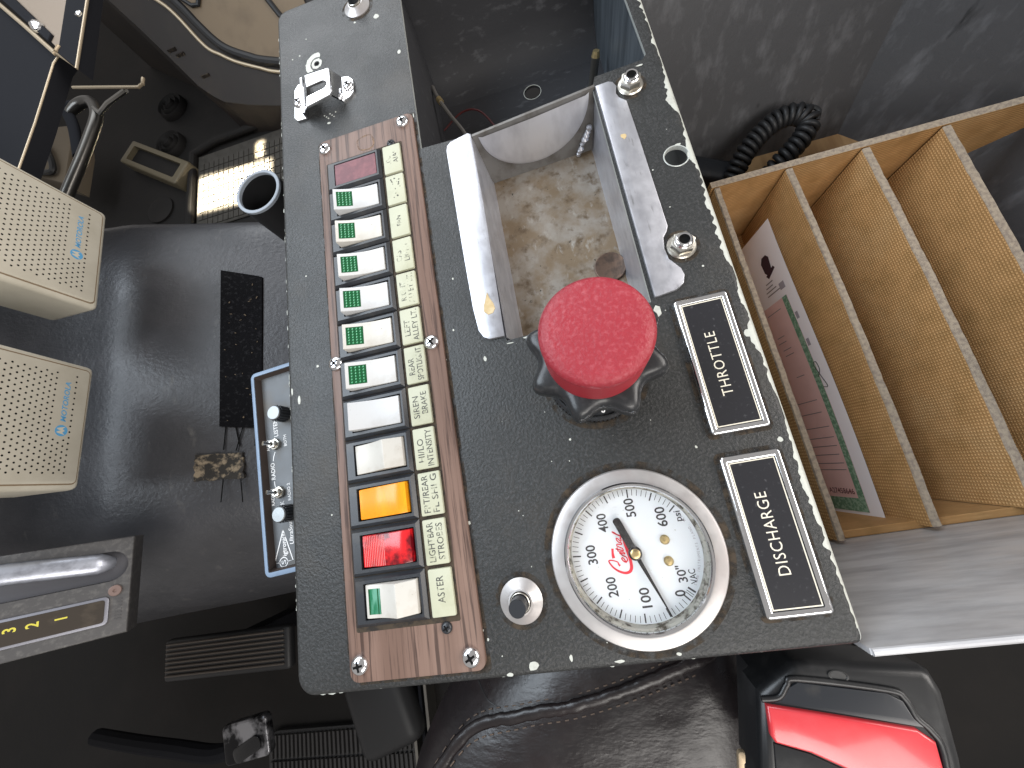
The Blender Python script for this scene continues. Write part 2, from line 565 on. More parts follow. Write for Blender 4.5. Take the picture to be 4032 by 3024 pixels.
def put_text(mb, txt, at, ex, ey, h, width=None, align='C', bold=0.0, spacing=1.0, aspect=0.8, slant=0.0):
    """cap height h (mm), centred on at; ex reading direction, ey up"""
    vs, fs = glyphs(txt, bold, spacing)
    if not vs:
        return
    x0 = min(v.x for v in vs)
    x1 = max(v.x for v in vs)
    cap = 0.73
    sy = h / cap
    sx = (width / (x1 - x0)) if width else sy * aspect
    ex = Vector(ex).normalized()
    ey = Vector(ey).normalized()
    at = Vector(at)
    ox = {'C': (x0 + x1) / 2, 'L': x0, 'R': x1}[align]
    mb.add([at + ex * ((v.x - ox + slant * v.y) * sx) + ey * ((v.y - cap / 2) * sy) for v in vs], fs)


EX, EY = (0, 1, 0), (-1, 0, 0)               # panel lettering reads towards +y, its top towards -x


def ribbon(mb, pts, widths, z):
    P = [Vector((p[0], p[1])) for p in pts]
    vs, fs = [], []
    for i, p in enumerate(P):
        t = (P[min(i + 1, len(P) - 1)] - P[max(i - 1, 0)]).normalized()
        nn = Vector((-t.y, t.x))
        wd = widths[i] if isinstance(widths, list) else widths
        vs += [(*(p + nn * wd / 2), z), (*(p - nn * wd / 2), z)]
    for i in range(len(P) - 1):
        fs.append((2 * i, 2 * i + 1, 2 * i + 3, 2 * i + 2))
    mb.add(vs, fs)


# ================================================================== SETTING
mb = MB()
mb.add([(-2600, -1900, -640), (1200, -1900, -640), (1200, 2200, -640), (-2600, 2200, -640)], [(0, 1, 2, 3)])
tag(mb.build('floor', floorm), kind='structure')

# ================================================================== CONTROL CONSOLE
XL, XR, YB, YT = -36.8, 217.6, -304.8, 161.5
con = thing('control_console', (90, -70, -85), 'dark grey textured metal control console with flaking paint along its edges', 'console')
opening = [(64.5, 150), (64.7, -7.4), (97.2, -9.0), (97.2, -147.2), (174.2, -144.6), (175.2, -3.8), (178, 3.8), (206.5, 5.0), (209.3, 8.0), (208.3, 60), (208.2, 150)]
hole1 = circle(207.6, -65.2, 6.2, 28)
gh = circle(138.3, -261, 31, 40)
bm = bmesh.new()
er = 3.2


def outline(d):
    out = []
    for cx_, cy_, a0, r in ((XR, YB, -90, 3.6), (XR, YT, 0, 3.6), (XL, YT, 90, 9.5), (XL, YB, 180, 9.5)):
        sx, sy = (-1 if cx_ == XR else 1), (1 if cy_ == YB else -1)
        for k in range(7):
            a = radians(a0 + 15 * k)
            out.append((cx_ + sx * r + (r - d) * cos(a), cy_ + sy * r + (r - d) * sin(a)))
    return out


prof = [(0, -90), (0, -er)] + [(er * (1 - cos(a)), -er + er * sin(a)) for a in (pi / 10, pi / 5, 3 * pi / 10, 2 * pi / 5, pi / 2)]
rings = [[bm.verts.new((*q, z)) for q in outline(d)] for d, z in prof]
n = len(rings[0])
side_faces = []
for a, b in zip(rings[:-1], rings[1:]):
    for i in range(n):
        side_faces.append(bm.faces.new((a[i], a[(i + 1) % n], b[(i + 1) % n], b[i])))
eds = [bm.edges.get((rings[-1][i], rings[-1][(i + 1) % n])) for i in range(n)]
for h in (opening, hole1, gh):
    m = len(h)
    ht = [bm.verts.new((*q, 0)) for q in h]
    hb = [bm.verts.new((*q, -2.4)) for q in h]
    for i in range(m):
        bm.faces.new((ht[i], ht[(i + 1) % m], hb[(i + 1) % m], hb[i]))
    eds += [bm.edges.get((ht[i], ht[(i + 1) % m])) for i in range(m)]
bmesh.ops.triangle_fill(bm, edges=eds, use_beauty=True, normal=(0, 0, 1))
bmesh.ops.recalc_face_normals(bm, faces=bm.faces[:])
mb = MB()
bm.verts.index_update()
for f in bm.faces:
    c = f.calc_center_median()
    mb.mi.append(1 if ((c.x > XR - 1.6 and abs(f.normal.z) < 0.9) or (abs(f.normal.z) < 0.2 and c.z > -2.5 and c.x < 215 and (c.x > 60))) else 0)
mb.v = [v.co.copy() for v in bm.verts]
mb.f = [[v.index for v in f.verts] for f in bm.faces]
bm.free()
mb.build('top_panel', [paint, bare], con, 40)

# flaked bare strip along the right edge (jagged where the paint stops)


def edge_z(x):
    x0 = XR - er
    return 0.0 if x <= x0 else -er + sqrt(max(0.0, er * er - (x - x0) ** 2))


mb = MB()
ys = [YB + 6 + k * 0.75 for k in range(int((YT - YB - 14) / 0.75))]
rows = []
for y in ys:
    nz = mnoise.fractal(Vector((y * 0.055, 3.1, 0)), 0.9, 2.1, 5)
    nf = mnoise.noise(Vector((y * 0.35, 9.1, 4)))
    amp = 1.0 if y < -20 else 1.5
    wd = 2.4 + max(-1.3, amp * 3.0 * nz + 1.3 * nf)
    if y < -285:
        wd *= 0.75
    wd = max(0.4, wd)
    xs = [XR - 0.25 - wd * q for q in (1, 0.75, 0.5, 0.25, 0)]
    rows.append([(x, y, edge_z(x) + 0.10) for x in xs])
vs = [p for r in rows for p in r]
fs = []
for i in range(len(rows) - 1):
    for j in range(4):
        a = i * 5 + j
        fs.append((a, a + 1, a + 6, a + 5))
mb.add(vs, fs)
mb.build('flaked_edge', chipm, con, 60)


def blob(cx, cy, r, seed, ax=1.0, ay=1.0, n=11):
    out = []
    for k in range(n):
        a = 2 * pi * k / n
        rr = r * (0.72 + 0.55 * abs(mnoise.noise(Vector((cos(a) * 1.4 + seed * 7.3, sin(a) * 1.4, seed)))) + 0.18 * random.random())
        out.append((cx + ax * rr * cos(a), cy + ay * rr * sin(a)))
    return out


mb = MB()
chips = [(83.9, -300.4, 2.0, 1.3, 1), (101.1, -298.8, 1.1, .7, 1.3), (121.7, -302, 1.3, 1.6, .5), (146.6, -301.4, 1.0, 1.2, .7), (72.6, -303, 1.2, 1.4, .6),
         (84.2, -154.5, 1.2, .8, 1.3), (58.7, 77.7, 1.6, .8, 1.2), (28, 120, .9, 1, 1), (-18, 108, .7, 1, 1), (-12, 122, .6, 1, 1), (2, 37.5, 1.1, 1.2, .8),
         (-24, 107, .6, 1, 1), (45, 118, 2.4, 1, 1.0), (-5, 92, .5, 1, 1), (212.5, -171, 1.8, .8, 1.2), (211.2, -222, 1.2, 1, 1), (203, -132, .6, 1, 1),
         (176, -150, 2.2, .8, 1.5), (171.5, -149.2, 1.2, 1.4, .5), (99, -149, .8, 2.6, .4), (108, -147.9, 1.0, 1.6, .5), (204, 1.5, 1.0, 2.1, .6),
         (120, -205, .6, 1, 1), (176, -219, .6, 1, 1.2), (210, -58.5, 1.2, 1.5, .6), (214, -66, 1.1, .7, 1.6), (-21, -75, .6, 1, 1), (-16, -136, .8, 1, 1),
         (-12, -221, .5, 1, 1), (63, -236, .8, 1, 1.3), (64.5, -288, .7, .8, 1), (62.6, -284, .5, 1, 1), (150, -246, .01, 1, 1), (-29, -154, 1.3, .8, 2.4), (-33.5, -148, .9, .6, 2.6),
         (73, -103, .5, 1, 1.4), (69, -134, .5, 1, 1.5), (62.4, -150, .5, 1, 1), (61.5, -5, 1.0, .8, 2), (62.8, 20, .6, .6, 3)]
for i, (x, y, r, ax, ay) in enumerate(chips):
    if x > 90 and y < -304:
        continue
    mb.prism(blob(x, y, r, i + 1, ax, ay), -0.05, 0.13)
random.seed(11)
for i in range(34):                                         # fine specks
    x = random.uniform(66, 180)
    y = random.uniform(-298, -150)
    mb.prism(blob(x, y, random.uniform(0.12, 0.36), i + 60, 1, 1, 6), -0.05, 0.1)
for i in range(12):
    mb.prism(blob(random.uniform(180, 212), random.uniform(-290, -20), random.uniform(0.15, 0.5), i + 160, 1, 1, 6), -0.05, 0.1)
# chipped rims of the left and front edges
for i in range(46):
    y = random.uniform(-270, 145)
    x = XL + 0.6 + random.uniform(0, .5)
    mb.prism(blob(x, y, random.uniform(.35, .75), i + 200, .7, random.uniform(1, 3.2), 7), -er, -1.2)
for x, r in ((-18, 1.9), (-13, 1.2), (-23, 1.3), (8, .8), (33, .6), (69, .9), (118, 1.1), (152, 1.1), (179, .8)):
    mb.prism(blob(x, YB + 1.0, r, x, 1.5, .55, 9), -er, -1.25)
tag(mb.build('paint_chips', chipm, con, 0), kind='stuff')
# bare ring left by a removed clip
mb = MB()
for a0, a1, r0, r1 in ((60, 235, 5.2, 9.0), (0, 360, 2.2, 4.1)):
    N = 40
    vs, fs = [], []
    for k in range(N + 1):
        a = radians(a0 + (a1 - a0) * k / N)
        j = mnoise.noise(Vector((k * .6, r0, 1)))
        j2 = mnoise.noise(Vector((k * .5, r1, 7)))
        taper = 1.0 if a1 == 360 else min(1, (k + 1) / 4, (N - k + 1) / 6)
        ra, rb = r0 + .5 * j, r0 + (r1 - r0) * taper + .8 * j2
        vs += [(-4.5 + ra * cos(a), 94.5 + ra * sin(a) * 1.15, .12), (-4.5 + rb * cos(a), 94.5 + rb * sin(a) * 1.15, .12)]
    for k in range(N):
        fs.append((2 * k, 2 * k + 1, 2 * k + 3, 2 * k + 2))
    mb.add(vs, fs)
mb.build('bare_ring', chipm, con, 0)
mb = MB().lathe([(0.01, .05), (1.7, .05), (1.7, .1), (0.01, .1)], 14, (-4.5, 94.5))
mb.build('screw_hole', hole, con)

mb = MB().lathe([(6.9, .05), (6.7, .25), (6.3, .15), (6.1, -.4), (6.1, -2.4)], 32, (207.6, -65.2), False)
mb.build('hole_rim', bare, con)
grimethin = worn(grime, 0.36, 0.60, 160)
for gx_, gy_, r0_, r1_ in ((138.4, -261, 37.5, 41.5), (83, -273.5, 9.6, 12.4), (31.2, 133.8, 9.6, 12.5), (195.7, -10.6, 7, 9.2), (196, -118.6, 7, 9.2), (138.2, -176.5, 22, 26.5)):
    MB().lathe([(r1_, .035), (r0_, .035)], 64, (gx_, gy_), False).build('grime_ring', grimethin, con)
for xa_, xb_, ya_, yb_, dd in ((183.3, 209, -215.6, -148, 1.7), (183.3, 209, -292, -225.3, 1.7), (-5.6, 62.6, -299.6, 21.3, 1.8)):
    mb = MB()
    qa, qb = rrect(xa_ - dd, xb_ + dd, ya_ - dd, yb_ + dd, 3), rrect(xa_ + .5, xb_ - .5, ya_ + .5, yb_ - .5, 3)
    m_ = len(qa)
    mb.add([(*p, .03) for p in qa] + [(*p, .03) for p in qb], [(j, (j + 1) % m_, m_ + (j + 1) % m_, m_ + j) for j in range(m_)])
    mb.build('grime_outline', grimethin, con)
# cavity below the opening
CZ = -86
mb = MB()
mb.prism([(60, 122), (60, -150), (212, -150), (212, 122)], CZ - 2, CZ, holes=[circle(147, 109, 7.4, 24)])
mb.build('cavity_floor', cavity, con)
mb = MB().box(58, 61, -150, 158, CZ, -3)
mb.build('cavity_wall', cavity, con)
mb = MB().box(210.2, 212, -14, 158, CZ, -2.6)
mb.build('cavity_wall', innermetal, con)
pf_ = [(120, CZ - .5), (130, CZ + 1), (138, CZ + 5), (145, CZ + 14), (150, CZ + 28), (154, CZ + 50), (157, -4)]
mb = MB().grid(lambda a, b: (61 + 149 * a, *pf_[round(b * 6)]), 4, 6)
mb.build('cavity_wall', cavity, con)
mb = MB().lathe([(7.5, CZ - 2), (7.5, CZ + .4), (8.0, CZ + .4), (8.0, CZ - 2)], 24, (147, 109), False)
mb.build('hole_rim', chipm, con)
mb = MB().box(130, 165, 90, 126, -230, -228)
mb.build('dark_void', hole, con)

t = thing('threaded_stud', (200, 96, CZ), 'short brass-tipped stud standing in the dark console cavity', 'stud')
mb = MB().tube([(196, 90, CZ), (200, 95, -62)], 3.4, 12)
mb.build('shank', dullsteel, t)
mb = MB().tube([(200, 95, -62), (200.7, 95.9, -58)], [3.5, 2.6], 12)
mb.build('tip', brass, t)
t = thing('cavity_cable', (45, 120, CZ), 'thin grey cable with tape band hanging at the cavity left wall', 'cable')
mb = MB().tube(smoothpath([(62, 126, -66), (66, 108, -62), (74, 86, -62), (84, 62, -62), (90, 40, -70)], 6), 1.7, 8)
mb.build('sheath', wiregrey, t)
mb = MB().tube([(66.6, 106, -62), (68.6, 101, -62)], 2.6, 10)
mb.build('tape_band', brass, t)
t = thing('cavity_wire', (90, 88, CZ), 'thin red wire arching across the bottom of the console cavity', 'wire')
mb = MB().tube(smoothpath([(63, 92, -80), (82, 98, -74), (98, 92, -72), (110, 72, -76), (118, 50, -82)], 8), .8, 6)
mb.build('insulation', wirered, t)

# ================================================================== SWITCH PANEL
sw = thing('switch_panel', (28, -139, 0), 'long walnut-grain switch plate with cream legend tiles, screwed to the console', 'switch panel')
mb = MB().prism(rrect(-5.6, 62.6, -299.6, 21.3, 4.5), 0.02, 1.9, 0.35, 2)
mb.build('plate', wood, sw)
mb = MB().prism(rrect(-0.6, 53.2, -278.2, 1.2, 1), 1.7, 2.0)
mb.build('grime_bed', grime, sw)


def screw_mesh(r, h, name, m):
    mb = MB()
    mb.lathe([(r, 0), (r, h * .25), (r * .93, h * .55), (r * .75, h * .82), (r * .45, h * .97), (0.01, h)], 28)
    me = mb.build(name, m)
    mc = MB()
    for a in (0, pi / 2):
        mc.M = Matrix.Rotation(a, 4, 'Z')
        mc.prism([(-r * .56, -r * .12), (r * .56, -r * .12), (r * .56, r * .12), (-r * .56, r * .12)], h * .5, h * 1.012)
    mc.M = None
    mc.prism(circle(0, 0, r * .24, 10), h * .5, h * 1.03)
    ce = mc.build(name + '_slot', hole)
    d1, d2 = me.data, ce.data
    bpy.data.objects.remove(me)
    bpy.data.objects.remove(ce)
    return d1, d2


scr_l = screw_mesh(4.3, 2.4, 'screw_large', chrome)
scr_s = screw_mesh(2.7, 1.7, 'screw_small', blackpl)
scr_b = screw_mesh(3.7, 2.6, 'screw_clip', chrome)


def put_screw(kind, x, y, z, rot, parent, tilt=(0, 0)):
    o = bpy.data.objects.new('screw', kind[0])
    COL.objects.link(o)
    o.parent = parent
    o.location = (Vector((x, y, z)) - WORLD[parent.name]) * U
    o.rotation_euler = (tilt[0], tilt[1], rot)
    c = bpy.data.objects.new('cross_slot', kind[1])
    COL.objects.link(c)
    c.parent = o
    return o


for x, y, r in ((-0.9, 14.2, .5), (55.4, 15.5, .2), (-2.7, -138.2, .65), (56.2, -139, .6), (0, -292, .15), (56, -293.6, .45)):
    put_screw(scr_l, x, y, 1.85, r, sw)
for x, y in ((46, 1.4), (46, -280.4)):
    put_screw(scr_s, x, y, 1.9, random.random(), sw)
legends = [('COO', 'AIAS', inkvworn), ('', '', None), ('', 'FAN', inkworn), ('CAS', 'LIGHT', inkvworn), ('RIGHT', 'ALLEY LT.', inkvworn), ('LEFT', 'ALLEY LT.', inkworn),
           ('REAR', 'SPOTLIGHT', inkworn), ('SIREN', 'BRAKE', inkworn), ('HI/LO', 'INTENSITY', inkworn), ('FRT/REAR', 'FL SHI G', inkworn), ('LIGHTBAR', 'STROBES', inkworn), ('ASTER', '', inkworn)]
for i, (a, b, m) in enumerate(legends):
    y1 = -23 * i - 1.2
    y0 = y1 - 21.2
    dx = random.uniform(-.15, .15)
    mb = MB().prism(rrect(40 + dx, 51.9 + dx, y0, y1, .7, 3), 1.95, 3.6, .5, 2)
    tile = mb.build('legend_tile', cream, sw)
    tx = MB()
    ym = (y0 + y1) / 2
    if a and b:
        put_text(tx, a, (43.4, y0 + 1.6, 3.63), EX, EY, 3.5, None, 'L', 0.012, 1.08, 0.68) if False else put_text(tx, a, (43.5, ym - (0 if len(a) > 5 else 1.0), 3.64), EX, EY, 3.5, min(18.5, 2.42 * len(a)), 'C', 0.008)
        put_text(tx, b, (48.3, ym + (0 if len(b) > 6 else 1.0), 3.64), EX, EY, 3.5, min(18.8, 2.42 * len(b)), 'C', 0.008)
    elif a:
        put_text(tx, a, (45.6, ym + 1.4, 3.64), EX, EY, 3.7, 12.0, 'C', 0.008)
    elif b:
        put_text(tx, b, (45.8, ym, 3.64), EX, EY, 3.0, 7.0, 'C', 0.008)
    else:
        for k in range(16):
            tx.prism(blob(random.uniform(42.5, 49.8), random.uniform(y0 + 4, y1 - 2) if k > 8 else random.uniform(y1 - 9, y1 - 2.5), random.uniform(.25, .85), k + 3, random.uniform(.5, 1.3), random.uniform(.4, 1.2), 7), 3.6, 3.64)
        m = worn(ink, .5, .62, 600)
    tx.build('lettering' if (a or b) else 'smudge', m, tile, 0)
# old rubbed outline mark near the top of the plate
mb = MB()
ring = smoothpath([(23, 12.5, 0), (29, 14.5, 0), (33, 13, 0), (34, 6, 0), (31, 3.2, 0), (26, 3.8, 0), (23.5, 6, 0)], 6, True)
ribbon(mb, [(p.x, p.y) for p in ring] + [(ring[0].x, ring[0].y)], 1.1, 1.93)
mb.build('stain_outline', worn(mk('tan_stain', (0.16, 0.09, 0.045), .6), .4, .7, 300), sw, 0)

# ------------------------------------------------------------------ rocker switches
X0, X1 = 7.0, 34.6


def bezel(i, parent):
    y1 = -23 * i - .25
    y0 = y1 - 22.5
    mb = MB()
    o = [(0.2, y0), (38.2, y0), (38.2, y1), (0.2, y1)]
    z = 4.3
    rings = [(o, 1.9), (o, 2.6), (inset(o, 1.6), z), ([(X0 - 1.0, y0 + 3.1), (X1 + 1.0, y0 + 3.1), (X1 + 1.0, y1 - 3.1), (X0 - 1.0, y1 - 3.1)], z), ([(X0 - 1.0, y0 + 3.1), (X1 + 1.0, y0 + 3.1), (X1 + 1.0, y1 - 3.1), (X0 - 1.0, y1 - 3.1)], 2.0)]
    vs = [(*q, zz) for r, zz in rings for q in r]
    fs = [(k * 4 + j, k * 4 + (j + 1) % 4, k * 4 + 4 + (j + 1) % 4, k * 4 + 4 + j) for k in range(4) for j in range(4)]
    fs.append((16, 17, 18, 19))
    mb.add(vs, fs)
    return mb.build('bezel', blackpl, parent, 20)


def rocker_profile(state):
    out = []
    N = 18
    if state == 'A':                             # front end up, dished towards the rear
        out.append((X0 - .1, 2.4))
        out.append((X0 + .15, 9.2))
        for k in range(N + 1):
            s = k / N
            x = X0 + .6 + (X1 - .9 - X0) * s
            out.append((x, 9.7 - 5.6 * s ** .9 - 1.4 * sin(pi * s)))
        out.append((X1, 2.4))
    elif state == 'B':                           # rear end up with a slanted end facet
        out.append((X0, 2.4))
        xr = X0 + (X1 - X0) * .66
        out.append((X0 + .3, 4.4))
        for k in range(1, N + 1):
            s = k / N
            out.append((X0 + .5 + (xr - X0 - .5) * s, 4.9 + 4.6 * s ** 1.1 - 1.1 * sin(pi * s)))
        out.append((xr + .5, 9.6))
        out.append((X1 - .3, 5.4))
        out.append((X1, 4.6))
        out.append((X1, 2.4))
    else:                                        # smooth translucent rocker, rear end up, rounded
        out.append((X0, 2.4))
        for k in range(0, N + 1):
            s = k / N
            rib = .18 * abs(sin(s * 60)) if s < .5 else 0
            out.append((X0 + .2 + (X1 - X0 - .4) * s, 3.8 + 4.0 * sin(pi * min(1, s * .62) ** 1.15) * (1 if s < .86 else 1 - (s - .86) * 2.2) + rib))
        out.append((X1, 2.4))
    return out


def rocker_body(i, state, m, parent):
    y1 = -23 * i - 3.9
    y0 = -23 * i - 19.0
    pf = rocker_profile(state)
    mb = MB()
    e = .45
    secs = [(y0, -.45, 0), (y0 + .15, -.15, 0), (y0 + e, 0, 0), (y1 - e, 0, 0), (y1 - .15, -.15, 0), (y1, -.45, 0)]
    vs, fs = [], []
    n = len(pf)
    for y, dz, _ in secs:
        vs += [(x, y, z + (dz if z > 2.5 else 0)) for x, z in pf]
    for k in range(len(secs) - 1):
        for j in range(n - 1):
            fs.append((k * n + j, k * n + n + j, k * n + n + j + 1, k * n + j + 1))
    fs.append(tuple(range(n)))
    fs.append(tuple(reversed(range((len(secs) - 1) * n, len(secs) * n))))
    mb.add(vs, fs)
    return mb.build('rocker', m, parent, 32), pf


def zat(pf, x):
    for (xa, za), (xb, zb) in zip(pf[:-1], pf[1:]):
        if xa <= x <= xb and xb > xa:
            return za + (zb - za) * (x - xa) / (xb - xa)
    return 3


whites = [whitepl,
          mk('white_plastic_yellowed', (0.47, 0.455, 0.42), 0.4, var=((0.38, 0.355, 0.31), 70, O3, 0.5, 0.75), wear=((0.22, 0.19, 0.15), 350, O3, 0.66, 0.74)),
          mk('white_plastic_greyed', (0.45, 0.455, 0.46), 0.36, var=((0.37, 0.365, 0.355), 50, O3, 0.5, 0.75), wear=((0.20, 0.19, 0.18), 500, O3, 0.68, 0.75))]
SWL = ['maroon flat indicator window at the top of the switch row', 'white rocker with dotted green lens beside the smudged blank legend', 'white rocker with dotted green lens beside the FAN legend',
       'white rocker with dotted green lens beside the CAS LIGHT legend', 'white rocker with dotted green lens beside the RIGHT ALLEY legend', 'white rocker with dotted green lens beside the LEFT ALLEY legend',
       'white rocker with dotted green lens beside the REAR SPOTLIGHT legend', 'plain white rocker without lens beside the SIREN BRAKE legend', 'plain white rocker with its rear end up beside the HI/LO legend',
       'amber ribbed rocker beside the FRT/REAR legend', 'red ribbed translucent rocker beside the LIGHTBAR STROBES legend', 'white rocker with smooth pale green lens beside the ASTER legend']
for i in range(12):
    r = thing('indicator_light' if i == 0 else 'rocker_switch', (19, -23 * i - 11.5, 2.0), SWL[i], 'indicator' if i == 0 else 'switch', 'switches on the walnut plate')
    bezel(i, r)
    if i == 0:
        mb = MB().prism([(X0 - .7, -19.6), (X1 + .7, -19.6), (X1 + .7, -3.6), (X0 - .7, -3.6)], 2.1, 4.1, .3, 1)
        mb.build('lens', maroonl, r)
        continue
    state = 'A' if i <= 7 else ('C' if i in (9, 10) else 'B')
    m = amber if i == 9 else (redl if i == 10 else whitepl)
    if m is whitepl:
        m = whites[(i * 5) % 3]
    rk, pf = rocker_body(i, state, m, r)
    rk.rotation_euler.z = random.uniform(-.014, .014)
    rk.rotation_euler.y = random.uniform(-.012, .012)
    yb, yt = -23 * i - 17.2, -23 * i - 5.8
    if 1 <= i <= 6:
        xa, xb = X0 + 2.2, X0 + 11.2
        mb = MB().grid(lambda a, b: (xa + (xb - xa) * a, yb + .3 + (yt - yb - .6) * b, zat(pf, xa + (xb - xa) * a) + .06), 10, 2)
        ln = mb.build('lens', greenl, rk)
        mb = MB()
        for c in range(4):
            for q in range(6):
                x = xa + 1.5 + c * 2.0
                y = yb + 1.5 + q * 1.68
                z = zat(pf, x) + .08
                mb.lathe([(.62, z - .03), (.58, z + .08), (.3, z + .2), (.01, z + .22)], 8, (x, y), False)
        tag(mb.build('lens_dots', greend, ln), kind='stuff')
    elif i == 11:
        xa, xb = X0 + 1.9, X0 + 8.6
        mb = MB().grid(lambda a, b: (xa + (xb - xa) * a, yb + (yt - yb) * b, zat(pf, xa + (xb - xa) * a) + .06), 8, 2)
        ln = mb.build('lens', greens, rk)
        mb = MB().grid(lambda a, b: (xa + .9 * a, yb + (yt - yb) * b, zat(pf, xa + .9 * a) + .1), 2, 1)
        mb.grid(lambda a, b: (xb - 1.7 + .7 * a, yb + (yt - yb) * b, zat(pf, xb - 1.7 + .7 * a) + .1), 2, 1)
        mb.build('lens_stripe', greenl, ln)
    if i == 10:
        mb = MB()
        for k in range(13):
            x = X0 + 1.2 + k * (1.15 if k < 8 else 1.0)
            mb.tube([(x, -23 * i - 18.6, zat(pf, x) + .05), (x, -23 * i - 4.3, zat(pf, x) + .05)], .2, 6)
        mb.build('rib_lines', mk('red_lens_rib', (.55, .16, .16), .3), rk)

# ================================================================== SHEET METAL TRAY
tr = thing('sheet_metal_tray', (137, -78, -32), 'galvanised sheet metal tray let into the console with a stained floor', 'tray')
FZ = -32
lf = [(81.2, -17), (82.0, -13.5), (84.6, -11.1), (96.2, -8.6), (98.2, -10.2), (98.6, -60), (97.4, -130), (97.1, -144.8), (88.5, -144.6), (85.6, -142.8), (83.4, -138.4), (82.2, -125), (81.6, -90)]
mb = MB().prism(lf, .05, 1.7, .5, 2)
mb.build('left_flange', galv, tr)
rf = [(176.6, -4.6), (184.2, -4.2), (186.6, -5.6), (187.9, -9), (186.6, -14.2), (187.6, -17.6), (191.0, -21.4), (191.6, -48), (192.2, -106), (190.8, -109), (188.4, -112), (187.4, -118.5), (188.1, -124.4), (190.4, -128), (192.4, -131), (193, -134.8), (191.6, -139),
      (187.6, -141.6), (177.6, -142.9), (176.2, -142.9)]
mb = MB().prism(rf, .05, 1.7, .5, 2)
mb.build('right_flange', galv, tr)


def wall(x_top, x_bot, th, name, flip, y0, y1):
    mb = MB()
    pts = [(x_top, 1.6), (x_top + (x_bot - x_top) * .06, .6), (x_top + (x_bot - x_top) * .2, -2), (x_bot, FZ + 2), (x_bot - th * .8, FZ)]
    mb.grid(lambda a, b: (pts[round(a * 4)][0], y0 + (y1 - y0) * b, pts[round(a * 4)][1]), 4, 20, flip)
    mb.grid(lambda a, b: (pts[round(a * 4)][0] + th, y0 + (y1 - y0) * b, pts[round(a * 4)][1]), 4, 20, not flip)
    return mb.build(name, galv, tr)


wall(98.0, 102.6, -1.1, 'left_wall', True, -146, -12)
wall(176.8, 173.2, 1.1, 'right_wall', False, -143, -8)
mb = MB().grid(lambda a, b: (101.5 + 73 * a, -160 + 144 * b, FZ + .35 * mnoise.noise(Vector((a * 5, b * 9, 2)))), 24, 40)
mb.box(101.5, 174.5, -160, -15, FZ - 1.6, FZ - .6)
mb.build('tray_floor', galvfloor, tr)


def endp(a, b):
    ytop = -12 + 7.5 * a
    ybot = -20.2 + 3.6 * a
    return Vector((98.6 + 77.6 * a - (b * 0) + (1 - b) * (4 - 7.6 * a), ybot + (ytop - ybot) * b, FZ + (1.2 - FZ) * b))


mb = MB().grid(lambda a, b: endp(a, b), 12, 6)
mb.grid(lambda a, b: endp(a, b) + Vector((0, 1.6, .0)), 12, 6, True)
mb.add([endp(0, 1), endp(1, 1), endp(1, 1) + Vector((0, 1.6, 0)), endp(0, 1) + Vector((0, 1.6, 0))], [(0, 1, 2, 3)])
mb.build('end_plate', mk('shaded_dirty_metal', (.17, .165, .16), .5, .5, var=((.10, .09, .08), 90, O3, .45, .7)), tr)  # shade in the corners behind the disc put into the colour, with dirt
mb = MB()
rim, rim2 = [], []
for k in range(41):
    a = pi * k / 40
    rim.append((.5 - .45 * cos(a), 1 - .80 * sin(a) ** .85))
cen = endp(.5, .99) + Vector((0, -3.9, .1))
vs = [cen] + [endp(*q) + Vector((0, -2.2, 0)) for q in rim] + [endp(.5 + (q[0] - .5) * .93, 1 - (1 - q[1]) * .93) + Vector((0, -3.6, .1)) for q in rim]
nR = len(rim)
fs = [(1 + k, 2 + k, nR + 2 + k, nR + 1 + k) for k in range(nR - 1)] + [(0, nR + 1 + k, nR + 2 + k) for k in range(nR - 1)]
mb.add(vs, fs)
mb.build('end_disc', mk('lightened_disc', (.56, .565, .60), .38, .6, var=((.42, .42, .45), 60, (1, 1, .4), .45, .7)), tr, 50)  # colour lightened so the disc stands out from the shaded corners
mb = MB()
random.seed(3)
for k in range(9):
    p = endp(.86 + .012 * k, .05 + .05 * k)
    mb.lathe([(random.uniform(1.2, 2.6), p.z - .8), (random.uniform(1, 1.8), p.z + .8), (.01, p.z + 1.5)], 9, (p.x, p.y - 2), False)
mb.build('weld_bead', galv, tr)
mb = MB().prism([(88.6, -125), (90.3, -121), (91.6, -117.5), (92.4, -121), (94.2, -125), (94.6, -128), (93, -130.5), (90.2, -130.8), (88.2, -128.6)], 1.65, 2.0, .15, 1)
mb.build('glue_drop', glue, tr)
mb = MB().prism(blob(183.8, -44.6, 1.9, 4, .9, 1), 1.65, 1.95, .1, 1)
mb.build('glue_drop', glue, tr)

c = MB()
c.M = Matrix.Translation((164.5, -104, FZ + .4)) @ Matrix.Rotation(.05, 4, 'X')
c.lathe([(9.5, 0), (9.5, 1.2), (9.0, 1.5), (8.6, 1.3), (0.01, 1.3)], 40)
tag(c.build('coin', coinm, None, 40, (164.5, -104, FZ)), 'dull bronze coin lying in the tray behind the red knob', 'coin')

